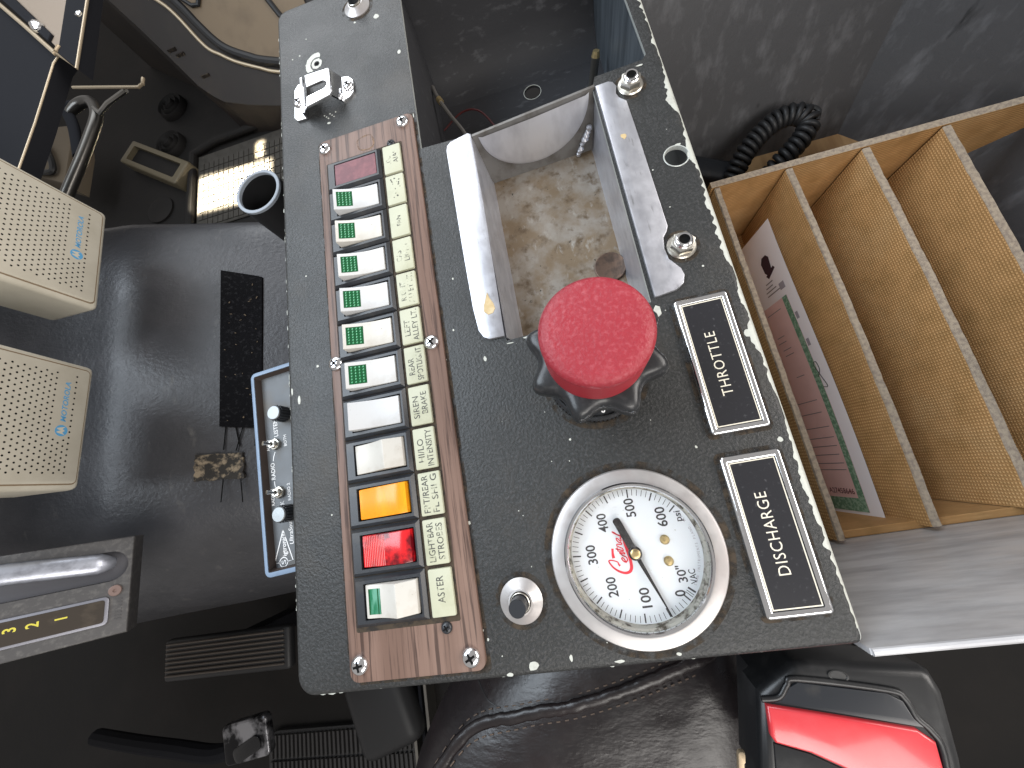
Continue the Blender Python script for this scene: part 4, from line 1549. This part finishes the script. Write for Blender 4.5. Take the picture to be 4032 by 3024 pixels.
tg = thing('seat_belt_tongue', (185, -400, -128), 'tan metal seat belt tongue lying on the seat beside the buckle', 'seat belt tongue')
mb = MB()
mb.M = Matrix.Translation((175.5, -394.5, -128)) @ Matrix.Rotation(radians(-14), 4, 'Z')
mb.prism(rrect(0, 60, -11, 1.5, 2), 34, 37, .6, 2, holes=[rrect(3, 14, -7.5, -3.5, 1)])
mb.build('plate', mk('tan_metal', (.42, .32, .21), .4, .5), tg)

# ================================================================== INTERCOM BOX
ic = thing('intercom_box', (-70, -185, -60), 'small intercom unit with blue-grey rim, two silver-capped knobs and toggles', 'intercom')
ICM = Matrix.Translation((-91.6, -118.2, 0)) @ Matrix.Rotation(radians(4.2), 4, 'Z')      # local x right, y down is negative
mb = MB()
mb.M = ICM
outr = rrect(0, 58, -134.5, 1.0, 4)
inr = rrect(2.6, 54, -131.6, -1.8, 1.2)
mb.prism(outr, -62, -30, .8, 2, holes=[inr])
mb.build('case', bluerim, ic, 40)
mb = MB()
mb.M = ICM
q = rrect(2.62, 53.9, -131.55, -1.85, 1.2)
q2 = rrect(4.0, 53, -130.2, -3.0, 1)
n = len(q)
mb.add([(*p, -30.6) for p in q] + [(*p, -35.4) for p in q2], [(j, n + j, n + (j + 1) % n, (j + 1) % n) for j in range(n)])
mb.build('inner_rim', rustbr, ic)
mb = MB()
mb.M = ICM
mb.prism(rrect(3.4, 54, -130.6, -2.4, 1), -38, -35.2)
fp = mb.build('faceplate', iface, ic)


capmet = mk('satin_cap', (.30, .32, .33), .45, .5)


def ikn(x, y):
    mb = MB()
    prof = [(5.0, -35.2), (5.0, -27), (4.6, -26.2)]
    mb.lathe(prof, 24, (x, y), False)
    for k in range(18):
        mb.M = Matrix.Translation((x, y, 0)) @ Matrix.Rotation(2 * pi * k / 18, 4, 'Z')
        mb.box(4.7, 5.4, -.4, .4, -35, -27)
    mb.M = None
    k = mb.build('knob', blackpl, ic, 30)
    MB().lathe([(4.6, -26.3), (4.6, -25.6), (4.3, -25.2), (.01, -25.1)], 28, (x, y), False).build('knob_cap', capmet, k, 30)


def itog(x, y):
    mb = MB().prism(circle(x, y, 4.0, 6, .3), -35.2, -33.0, .4, 2)
    mb.lathe([(2.8, -33), (2.8, -31), (2.3, -30.6), (1.5, -30.6)], 20, (x, y), False)
    t_ = mb.build('toggle_switch', steel, ic, 35)
    MB().tube([(x, y, -31), (x - 1.4, y + .4, -28), (x - 2.2, y + .6, -26.4)], [.9, 1.1, 1.5], 10).build('toggle_lever', chrome, t_)


ikn(-69.4, -149.8)
ikn(-67.2, -215.5)
itog(-76.5, -169.2)
itog(-74.2, -201.4)
mb = MB()
Z = -35.1
mb.M = Matrix.Translation((126, -219, Z)) @ Matrix.Diagonal((.9700, .9700, 1, 1)) @ Matrix.Translation((-126, 219, -Z))
ix, iy = Vector((-sin(radians(4.2)) * -1, cos(radians(4.2)), 0)), Vector((-1, .07, 0))
ex = Vector((-.073, .997, 0))
ey = Vector((-.997, -.073, 0))
put_text(mb, 'LISTEN', (-83.0, -156.0, Z), ex, ey, 3.4, 12.5, 'C', .008)
put_text(mb, 'AUTO', (-89.2, -167.6, Z), ex, ey, 2.4, 8, 'C', .005)
put_text(mb, 'BOTH', (-75.6, -166.2, Z), ex, ey, 2.4, 8, 'C', .005)
put_text(mb, 'RADIO', (-85.6, -186.0, Z), ex, ey, 3.2, 11.5, 'C', .008)
put_text(mb, 'RADIO 1', (-86.2, -203.4, Z), ex, ey, 2.4, 11, 'C', .005)
put_text(mb, 'RADIO 2', (-73.6, -201.6, Z), ex, ey, 2.4, 11.5, 'C', .005)
put_text(mb, 'TALK', (-78.8, -211.6, Z), ex, ey, 3.2, 9.5, 'C', .008)
put_text(mb, 'igtronics', (-78.6, -235.0, Z), ex, ey, 3.4, 14.0, 'C', .012)
put_text(mb, 'S', (-78.9, -245.6, Z), ex, ey, 3.4, 2.6, 'C', .012)
put_text(mb, 'UltraSound', (-73.2, -226.5, Z), ex, ey, 3.0, 18, 'C', .012, slant=.2)
ribbon(mb, [(-78.9, -225.6), (-85.6, -245.8), (-81.3, -245.6)], .7, Z)
ribbon(mb, [(-76.4, -245.4), (-72.0, -245.0), (-78.9, -225.6)], .7, Z)
rr = circle(-78.9, -245.6, 2.9, 24)
ribbon(mb, rr + rr[:1], .6, Z)
ribbon(mb, [(-85.2, -179), (-84.8, -176), (-83.6, -173)], .6, Z)
ribbon(mb, [(-84.6, -193), (-84.2, -196), (-82.6, -199)], .6, Z)
mb.build('lettering', whitep, fp, 0)

# pipe beside the console
pp = thing('pipe_holder', (-94, 47, -200), 'open black plastic pipe with a pale rim beside the console', 'pipe')
mb = MB().lathe([(20.5, -260), (20.5, -41.5)], 40, (-93.5, 47), False)
mb.lathe([(18.0, -41.5), (18.0, -200), (.01, -200)], 40, (-93.5, 47), False)
mb.build('tube', mk('black_pipe', (.012, .012, .013), .5, bump=(300, O3, .2, .3)), pp)
mb = MB().lathe([(20.5, -42.5), (20.6, -40.4), (20.0, -40), (18.4, -40), (17.9, -40.4), (17.9, -43)], 40, (-93.5, 47), False)
mb.build('rim', mk('pale_pipe_rim', (.26, .29, .33), .5), pp)

# ================================================================== ENGINE COVER
ec = thing('engine_cover', (-330, 0, -560), 'black grained vinyl engine cover sloping up towards the dash', 'engine cover')
yp = [(232, -330), (232, -60), (231, -34), (228, -18), (222, -8), (213, -2.6), (203, -.6), (190, 0), (150, 0), (110, 0), (70, 0), (30, 0), (-10, 0), (-50, 0), (-90, 0), (-130, -1), (-165, -4), (-195, -11), (-222, -25), (-250, -48), (-282, -86), (-312, -140), (-335, -210), (-348, -380)]
xp = [(-700, -30), (-640, -26), (-580, -22), (-530, -17), (-490, -11), (-462, -6), (-448, -2.5), (-434, 0), (-410, 0), (-380, 0), (-350, 0), (-320, 0), (-290, 0), (-260, 0), (-230, 0), (-200, 0), (-170, 0), (-140, 0), (-110, 0)]


def cover_z(x):
    return -250 + .41 * (-249 - x)


mb = MB()
vs = []
for y, dz in yp:
    for x, dx in xp:
        vs.append((x, y, max(-640, cover_z(x) + dz + dx + 1.6 * mnoise.noise(Vector((x * .012, y * .012, 0))))))
nx = len(xp)
fs = [(j * nx + i, (j + 1) * nx + i, (j + 1) * nx + i + 1, j * nx + i + 1) for j in range(len(yp) - 1) for i in range(nx - 1)]
mb.add(vs, fs)
bm = bmesh.new()
mv = [bm.verts.new(v) for v in mb.v]
for f in mb.f:
    bm.faces.new([mv[i] for i in f])
bmesh.ops.subdivide_edges(bm, edges=bm.edges[:], cuts=1, smooth=.6, use_grid_fill=True)
MB().bm(bm).build('shell', vinyl, ec, 80)


def on_cover(mb, poly, h, th=1.0):
    top = [(x, y, cover_z(x) + h) for x, y in poly]
    bot = [(x, y, cover_z(x) + h - th) for x, y in poly]
    n = len(poly)
    mb.add(top + bot, [tuple(range(n))] + [(j, n + j, n + (j + 1) % n, (j + 1) % n) for j in range(n)])


mb = MB()
on_cover(mb, [(-322, -91), (-277, -100), (-274.5, 122), (-279, 124), (-323, 136)][::1], 2.6, 4)
vp = mb.build('hook_strip', velcro, ec, 0)
mb = MB()
random.seed(5)
for k in range(26):
    x, y = random.uniform(-318, -280), random.uniform(-85, 115)
    a = random.uniform(0, 3.1)
    l = random.uniform(.6, 2.0)
    mb.tube([(x - l * cos(a), y - l * sin(a), cover_z(x) + 3.0), (x + l * cos(a), y + l * sin(a), cover_z(x) + 3.0)], random.uniform(.25, .6), 5)
tag(mb.build('lint', tanp, vp), kind='stuff')
mb = MB()
ol = []
for x0, y0, x1, y1 in ((-347, -156, -347, -124), (-347, -124, -298, -129), (-298, -129, -297, -161), (-297, -161, -347, -156)):
    for k in range(9):
        s = k / 9
        ol.append((x0 + (x1 - x0) * s + random.uniform(-1.3, 1.3), y0 + (y1 - y0) * s + random.uniform(-1.3, 1.3)))
on_cover(mb, ol[::-1], 2.2, 3)
mb.build('adhesive_patch', adhesive, ec, 0)
mb = MB()
for pts in (((-301, 0), (-309, -60), (-301, -120)), ((-288, -60), (-299, -100), (-305, -125)), ((-284, -104), (-285, -122)), ((-316, -92), (-318, -122)), ((-318, -158), (-320, -186)), ((-300, -162), (-298, -190))):
    P = smoothpath([(x, y, 0) for x, y in pts], 6)
    mb.tube([(p.x, p.y, cover_z(p.x) + 1.6) for p in P], .9, 6, flat=.3)
mb.build('tar_streaks', hole, ec)


# ================================================================== SPEAKERS
def speaker(corner, width, tilt, label, zrot=0.0):
    """corner = lower edge, far end; face towards +x; local a along -y, b up the face"""
    x, y, z = corner
    t = thing('radio_speaker', (x, y - width / 2, z), label, 'speaker', 'beige radio speakers on the dash')
    T = Matrix.Translation((x, y, z)) @ Matrix.Rotation(zrot, 4, 'Z') @ Matrix.Rotation(tilt, 4, 'Y') @ Matrix(((0, 0, 1, 0), (-1, 0, 0, 0), (0, 1, 0, 0), (0, 0, 0, 1)))
    T = T @ Matrix.Identity(4)
    # T maps local (a,b,c): a -> -y , b -> z , c -> x.  handedness flips, so faces are reversed below
    def put(mb):
        for f in mb.f:
            f.reverse()
        return mb
    H = width
    mb = MB()
    mb.M = T
    mb.box(0, width, 0, H, -62, 0, 6, 4)
    put(mb).build('housing', beige, t, 40)
    mb = MB()
    mb.M = T
    mb.prism(rrect(5.0, width - 5.0, 5.0, H - 5, 5), -.5, .25, .1, 1)
    put(mb).build('groove', beigedk, t)
    mb = MB()
    mb.M = T
    mb.prism(rrect(6.3, width - 6.3, 6.3, H - 6.3, 4), -.5, 1.0, .4, 2)
    fc = put(mb).build('grille_face', beige, t)
    mb = MB()
    mb.M = T
    row = 0
    b = 18.5
    mid = width * .56
    while b < H - 14:
        a = 15.0 + (2.9 if row % 2 else 0)
        while a < width - 14:
            free = (18.9 < b < 33) and (12 < a < mid + 8)
            edge_row = b < 18.9 and a < mid + 8
            if not free:
                mb.lathe([(.98, 1.06), (.01, 1.06)], 8, (a, b), False)
            a += 5.8
        b += 4.55
        row += 1
    put(mb)
    tag(mb.build('perforations', hole, fc, 0), kind='stuff')
    mb = MB()
    mb.M = T
    put_text(mb, 'MOTOROLA', (mid - 30, 26, 1.1), (-1, 0, 0), (0, 1, 0), 5.0, 41, 'C', .02, slant=.2)
    c0 = circle(mid - 0.5, 26, 5.6, 30)
    mb.prism(c0, 1.02, 1.08)
    lg = mb.build('logo', bluel, fc, 0)
    mb = MB()
    mb.M = T
    mx = mid - .5
    mb.add([(mx + q[0], 26 + q[1], 1.16) for q in ((-4.2, -3.4), (-2.2, 4.0), (-1.2, 4.0), (0, .6), (1.2, 4.0), (2.2, 4.0), (4.2, -3.4), (1.9, -1.0), (1.0, -1.8), (0, -3.0), (-1.0, -1.8), (-1.9, -1.0))], [tuple(range(12))])
    mb.build('emblem', beige, lg, 0)


speaker((-379.5, 175.3, -120), 130, radians(2), 'beige perforated radio speaker nearer the windscreen side, upper of the two')
speaker((-375.8, -25.1, -120), 130, radians(13), 'beige perforated radio speaker with a crisp blue emblem, lower of the two', radians(-2.5))
cb = thing('speaker_cable', (-640, 120, -200), 'dark cable hanging between the two speakers', 'cable')
mb = MB().tube(smoothpath([(-640, 190, -150), (-628, 176, -176), (-610, 140, -200), (-600, 100, -190), (-602, 70, -150)], 8), 5, 8)
mb.tube(smoothpath([(-580, 180, -190), (-600, 160, -205), (-630, 150, -215), (-660, 148, -215)], 8), 3, 8)
mb.build('sheath', dullsteel, cb)
db = thing('dashboard', (-700, -120, -420), 'dark dashboard behind the two speakers at the left edge, with an added shading slab', 'dashboard')
MB().box(-1000, -640, -180, 230, -420, 62, 12, 3).build('lower_panel', darkmetal, db, 40)
MB().box(-1050, -540, -490, 240, 62, 104, 16, 3).build('added_shade_slab', darkmetal, db, 40)  # unseen slab, added to shade the footwell and engine cover

# ================================================================== GEAR SELECTOR
gs = thing('gear_selector', (-400, -255, -150), 'cast metal gear selector with worn lever slot and yellow numbers', 'gear selector')
GM = Matrix(((-.777, 0, .629, -351), (0, -1, 0, -209), (.629, 0, .777, -150), (0, 0, 0, 1)))
mb = MB()
mb.M = GM
mb.prism([(-.3, 0), (1.0, 91), (150, 91), (150, -3)], -26, 0, 2, 3, holes=[rrect(3.5, 140, 12, 40.5, 14, 8)])
mb.build('plate', gearplate, gs, 40)
mb = MB()
mb.M = GM
mb.prism(rrect(2.5, 142, 11, 41.5, 15, 8), -20, -14)
mb.build('slot_floor', mk('slot_metal', (.16, .16, .175), .4, .6), gs)
mb = MB()
mb.M = GM
P = smoothpath([(13, 23, -1), (24, 22, 3), (50, 19, 7), (90, 15, 11), (140, 12, 14)], 8)
mb.tube(P, [4 + 5.5 * min(1, i / 8) for i in range(len(P))], 14, flat=.55)
mb.build('lever', levermet, gs, 60)
mb = MB()
mb.M = GM
mb.lathe([(5.2, -.5), (5.2, 1.0), (4.6, 1.5), (1.7, 1.5), (1.6, .6), (.01, .6)], 26, (11.8, 49.8), False)
mb.build('screw', copper, gs)
mb = MB()
mb.M = GM
mb.prism(rrect(15.5, 148, 54, 79.5, 4), -.3, 1.4, .6, 2)
wf = mb.build('window_frame', mk('pale_window_frame', (.22, .22, .25), .4, .5), gs, 40)
mb = MB()
mb.M = GM
mb.prism(rrect(18.4, 146, 56.4, 77, 2.5), 1.2, 1.9, .2, 1)
mb.build('window', brownwin, gs)
mb = MB()
mb.M = GM
for ch, s in (('1', 48), ('2', 66.5), ('3', 80.5), ('4', 94)):
    put_text(mb, ch, (s, 64.5, 2.0), (0, -1, 0), (1, 0, 0), 8.5, None, 'C', .02, 1, .85)
mb.build('gear_numbers', yellowp, gs, 0)
mb = MB()
mb.M = GM
for k in range(7):
    mb.box(6.4, 11.4, 58 + k * 3.0, 59.2 + k * 3.0, 0, .4)
mb.build('raised_marks', gearplate, gs)

# ================================================================== FOOTWELL
ac = thing('accelerator_pedal', (-560, -430, -640), 'ribbed black accelerator pedal in the footwell', 'pedal')
mb = MB()
mb.box(-690, -432, -464, -396, -470, -452, 6, 3)
mb.build('pad', blackrub, ac)
for k in range(8):
    y = -402.5 - k * 7.2
    mb = MB().box(-684, -441, y - 1.6, y + 1.6, -453, -448.5, 1.2, 1)
    mb.build('rib', mk('worn_rib', (.075, .062, .052), .5) if 'worn_rib' not in MATS else MATS['worn_rib'], ac)
mb = MB().box(-600, -560, -445, -415, -640, -470)
mb.build('stem', darkmetal, ac)
bp = thing('brake_pedal', (-530, -545, -640), 'worn metal brake pedal with embossed pad at the bottom edge', 'pedal')
mb = MB()
mb.M = Matrix.Translation((-500, -545, -436)) @ Matrix.Rotation(radians(9), 4, 'Z')
mb.prism(rrect(-42, 42, -34, 24, 9), -8, 5, 4, 3)
mb.build('pad', mk('worn_pedal_metal', (.34, .34, .36), .28, .9, var=((.02, .02, .022), 22, O3, .40, .52)), bp)
mb = MB()
mb.M = Matrix.Translation((-494, -560, -431)) @ Matrix.Rotation(radians(24), 4, 'Z')
mb.prism(rrect(-26, 26, -11, 11, 8), 0, 2.6, 1.5, 2)
mb.build('rubber_insert', mk('glossy_rubber', (.01, .01, .011), .15), bp)
mb = MB().tube(smoothpath([(-530, -566, -446), (-580, -574, -450), (-660, -566, -455), (-760, -562, -470), (-900, -560, -500)], 6), 13, 10)
mb.build('arm', darkmetal, bp)
mt = thing('ribbed_floor_mat', (-450, -690, -640), 'black ribbed rubber floor mat beside the driver seat', 'floor mat')
mb = MB().prism(rrect(-640, -304, -1000, -640, 25), -640, -628, 3, 2)
mb.build('base', blackrub, mt)
mb = MB()
for k in range(34):
    x = -630 + k * 9.6
    if x > -312:
        break
    for q in range(7):
        y1 = -646 - q * 46
        mb.box(x, x + 4.6, y1 - 41, y1, -628.5, -622)
tag(mb.build('ridges', mk('ridge_rubber', (.030, .029, .029), .5), mt, 0), kind='stuff')
rl = thing('seat_rail', (-280, -600, -640), 'dark steel seat rail running under the console front', 'rail')
for x in (-297, -279, -268):
    MB().box(x - 3, x + 3, -760, -540, -640, -600, 1, 1).build('bar', dullsteel if x != -279 else darkmetal, rl)
bx = thing('column_boot', (-350, -540, -640), 'dark rounded boot at the console foot', 'boot')
mb = MB()
mb.M = Matrix.Translation((-345, -600, -600)) @ Matrix.Rotation(.3, 4, 'Z')
mb.box(-70, 60, -70, 80, -40, 30, 25, 4)
mb.build('cover', blackrub, bx)
hd = thing('steering_bracket', (-720, -270, -460), 'dark greasy bracket with bolts behind the gear selector', 'bracket')
mb = MB().prism([(-764, -250), (-697, -255), (-700, -300), (-762, -292)], -480, -450, 4, 2)
mb.build('plate', darkmetal, hd)
for x, y in ((-728, -268), (-640, -230), (-580, -236)):
    MB().lathe([(13, -450), (13, -444), (7, -440), (.01, -440)], 16, (x, y), False).build('bolt', dullsteel, hd)
mb = MB().tube([(-700, -262, -455), (-640, -236, -455), (-575, -232, -455)], 9, 8)
mb.build('link', darkmetal, hd)

# ================================================================== PASSENGER FOOTWELL (top left)
dr = thing('cab_door', (-600, 1000, -640), 'dark brown cab door trim with black gasket round a tan lower pane', 'door')


def dp(x, y, off=0.0):
    return (x, y - off * .7, -640 + (y - 850) + off * .7)


def dface(mb, pts, off):
    mb.add([dp(x, y, off) for x, y in pts], [tuple(range(len(pts)))])


mb = MB()
low = [(-1100, 1420), (-900, 1240), (-789, 1097), (-751, 1044), (-716, 992), (-690, 970), (-667, 956), (-600, 938), (-521, 922), (-380, 905)]
out_ = [(-780, 1170), (-700, 1117), (-671, 1090), (-638, 1039), (-608, 1020), (-575, 1003), (-520, 983), (-477, 969), (-330, 935)]
dface(mb, low + [(-250, 905), (-250, 1300), (-1100, 1500)], 0)
mb.add([dp(x, y, 0) for x, y in low] + [(x, y, -640) for x, y in low], [(i, i + 1, len(low) + i + 1, len(low) + i) for i in range(len(low) - 1)])
mb.build('trim', doorbr, dr, 0)
mb = MB().tube([dp(x, y, 3) for x, y in [(p.x, p.y) for p in smoothpath([(*q, 0) for q in out_], 5)]], 4.5, 8)
mb.build('bead', tanedge, dr)
inn = [(-690, 1150), (-645, 1095), (-628, 1070), (-604, 1040), (-578, 1021), (-533, 1002), (-490, 988), (-330, 950)]
P = [(p.x, p.y) for p in smoothpath([(*q, 0) for q in inn], 5)]
mb = MB().tube([dp(x, y, 4) for x, y in P], 11, 10)
mb.build('gasket', blackrub, dr)
mb = MB()
dface(mb, P + [(-330, 1250), (-640, 1250)], 6)
mb.build('pane', tanp, dr, 0)
mb = MB().tube([dp(-425, 1075, 9), dp(-405, 1040, 9), dp(-380, 1015, 9)], 7, 8)
mb.tube([dp(-640, 1110, 9), dp(-615, 1092, 9), dp(-598, 1090, 9), dp(-578, 1105, 9)], 5, 8)
mb.build('pane_bracket', blackrub, dr)
for x, y in ((-742, 1050), (-690, 1000), (-726, 1040)):
    MB().box(x - 2, x + 22, y - 2, y + 2, -640 + (y - 850) - 2, -640 + (y - 850) + 6).build('trim_clip', doorbr, dr)

# moulded mat with a grid, in the sun
sm = thing('grid_floor_mat', (-700, 800, -640), 'moulded tan-grey grid floor mat lit by a patch of sun', 'floor mat')
mb = MB().box(-872, -420, 655, 930, -640, -634, 2, 1)
mb.build('base', floormat, sm)
mb = MB()
for i in range(24):
    for j in range(9):
        x = -862 + i * 18
        y = 662 + j * 26
        if (i, j) == (0, 0):
            continue
        mb.box(x, x + 15.6, y, y + 23, -634.2, -631.5)
tag(mb.build('grid_pads', floormat, sm, 0), kind='stuff')
mb = MB().tube([(-886, 620, -630), (-884, 760, -626), (-880, 935, -626), (-800, 960, -626), (-420, 965, -626)], 12, 10)
mb.build('raised_edge', floorm, sm)

tf = thing('beige_tray_frame', (-1000, 930, -640), 'beige rectangular frame with dark insert standing on the footwell floor', 'frame')
TM = Matrix.Translation((-1003, 930, -610)) @ Matrix.Rotation(radians(-36.5), 4, 'Z')
mb = MB()
mb.M = TM
mb.prism(rrect(-138, 138, -40, 42, 6), -30, 10, 5, 3, holes=[rrect(-116, 116, -24, 26, 5)])
mb.build('frame', mk('aged_beige', (.10, .082, .05), .5), tf)
mb = MB()
mb.M = TM
mb.prism(rrect(-118, 118, -26, 28, 5), -28, -4)
mb.build('insert', floorm, tf)
for k, (x, y, lab) in enumerate(((-975, 1014, 'round ringed floor knob beside the beige frame'), (-978, 1173, 'round ringed floor knob farther back in the dark footwell'))):
    o = thing('floor_button', (x, y, -640), lab, 'floor button', 'ringed floor buttons')
    for r in (48, 34, 20):
        MB().lathe([(r, -640), (r, -626 + (48 - r) * .3), (r - 4, -618 + (48 - r) * .3), (r - 9, -624 + (48 - r) * .3), (.01, -626 + (48 - r) * .3)], 36, (x, y), False).build('ring', floorm, o)
o = thing('drain_cover', (-1010, 780, -640), 'dark round drain cover on the footwell floor', 'drain cover')
MB().lathe([(46, -640), (46, -634), (40, -632), (.01, -632)], 36, (-1010, 780), False).build('disc', floorm, o)

gh_ = thing('grab_handle', (-680, 540, -420), 'bent dark steel grab handle near the speaker', 'handle')
mb = MB().tube(smoothpath([(-715, 614, -250), (-690, 628, -250), (-664, 622, -250), (-648, 596, -250), (-644, 570, -250), (-654, 530, -250), (-668, 485, -250), (-690, 424, -250), (-705, 380, -250)], 6), [7, 8, 8.5, 9] + [9.5] * 45, 12)
mb.build('bar', mk('dark_handle_steel', (.10, .095, .088), .3, .85), gh_, 60)
mb = MB().tube(smoothpath([(-775, 675, -252), (-738, 640, -252), (-715, 605, -252), (-698, 565, -252), (-680, 500, -252)], 6), 11, 10, flat=.6)
mb.tube([(-738, 640, -252), (-690, 628, -250)], 8, 10)
mb.build('brace', darkmetal, gh_, 60)
rd = thing('latch_rod', (-545, 545, -215), 'thin bright rod with hooked end above the handle', 'rod')
mb = MB().tube([(-618, 576, -200), (-545, 546, -200), (-472, 516, -200), (-464, 520, -200), (-464, 532, -200)], 2.6, 8)
mb.build('rod', tanedge, rd)
mb = MB().tube([(-505, 528, -204), (-560, 535, -215), (-610, 555, -235), (-660, 610, -250)], 4, 8)
mb.build('link', dullsteel, rd)
tb = thing('tan_side_box', (-1260, 960, -560), 'dim tan box with a black cable loop behind the handle', 'box')
mb = MB().prism([(-1343, 1085), (-1190, 1040), (-1170, 957), (-1176, 820), (-1380, 940)], -560, -500, 8, 2)
mb.build('box', mk('dim_tan', (.12, .095, .065), .6), tb)
mb = MB().tube(smoothpath([(-1330, 950, -488), (-1265, 985, -486), (-1218, 920, -486), (-1202, 862, -488), (-1262, 880, -488), (-1330, 905, -490)], 8), 8, 8)
mb.build('cable_loop', blackrub, tb)

rb = thing('radio_housing', (-480, 340, -130), 'dark metal radio housing with a highlight drawn along its edge at the left', 'radio housing')
mb = MB().prism([(-508, 506), (-381, 356), (-389, 346), (-403, 262), (-417, 200), (-700, 200), (-700, 506)], -78, -60, 2.0, 3)
mb.build('case', darkmetal, rb, 40)
mb = MB().tube([(-381.6, 355.6, -60.6), (-389.4, 345.6, -60.6), (-403.6, 262, -60.6), (-417.4, 201, -60.6)], 1.1, 8)
mb.build('edge_highlight', tanedge, rb)  # bright strip drawn as the highlight on the bevel
fm = thing('framed_panel', (-400, 420, -80), 'tan panel in a dark frame with pale edges at the top left', 'panel')
mb = MB().prism([(-560, 620), (-500, 520), (-384, 366), (-378, 368), (-378, 620)], -66, -58)
mb.build('tan_sheet', mk('tan_sheet', (.20, .155, .115), .5), fm)
mb = MB().prism([(-378, 620), (-378.5, 352), (-345, 314), (-342.5, 620)], -72, -57, 1, 2)
mb.build('dark_strip', darkmetal, fm, 40)
mb = MB().tube([(-340.5, 620, -57), (-342.6, 420, -57), (-345, 313, -57), (-379, 351, -57)], 1.5, 8)
mb.tube([(-512, 510, -57), (-440, 424, -57), (-381, 352, -57), (-377, 362, -57)], 2.6, 8)
mb.build('pale_edge', tanedge, fm)
mb = MB().prism([(-530, 560), (-500, 528), (-390, 386), (-394, 376), (-500, 506)], -59, -55, .8, 1)
mb.build('dark_rail', darkmetal, fm)
mb = MB()
mb.M = Matrix.Translation((-416, 410, -56)) @ Matrix.Scale(1.6, 4, (-.62, .78, 0))
mb.lathe([(7, -1), (6.4, 3), (4, 5.6), (.01, 6.4)], 20, (0, 0), False)
mb.build('dome_nut', chrome, fm)
MB().lathe([(4.5, -57.5), (4, -55), (.01, -53.6)], 16, (-352, 402), False).build('rivet', chrome, fm)

# ------------------------------------------------------------------ render
sc.render.engine = 'CYCLES'
sc.cycles.max_bounces = 8
sc.cycles.transparent_max_bounces = 12
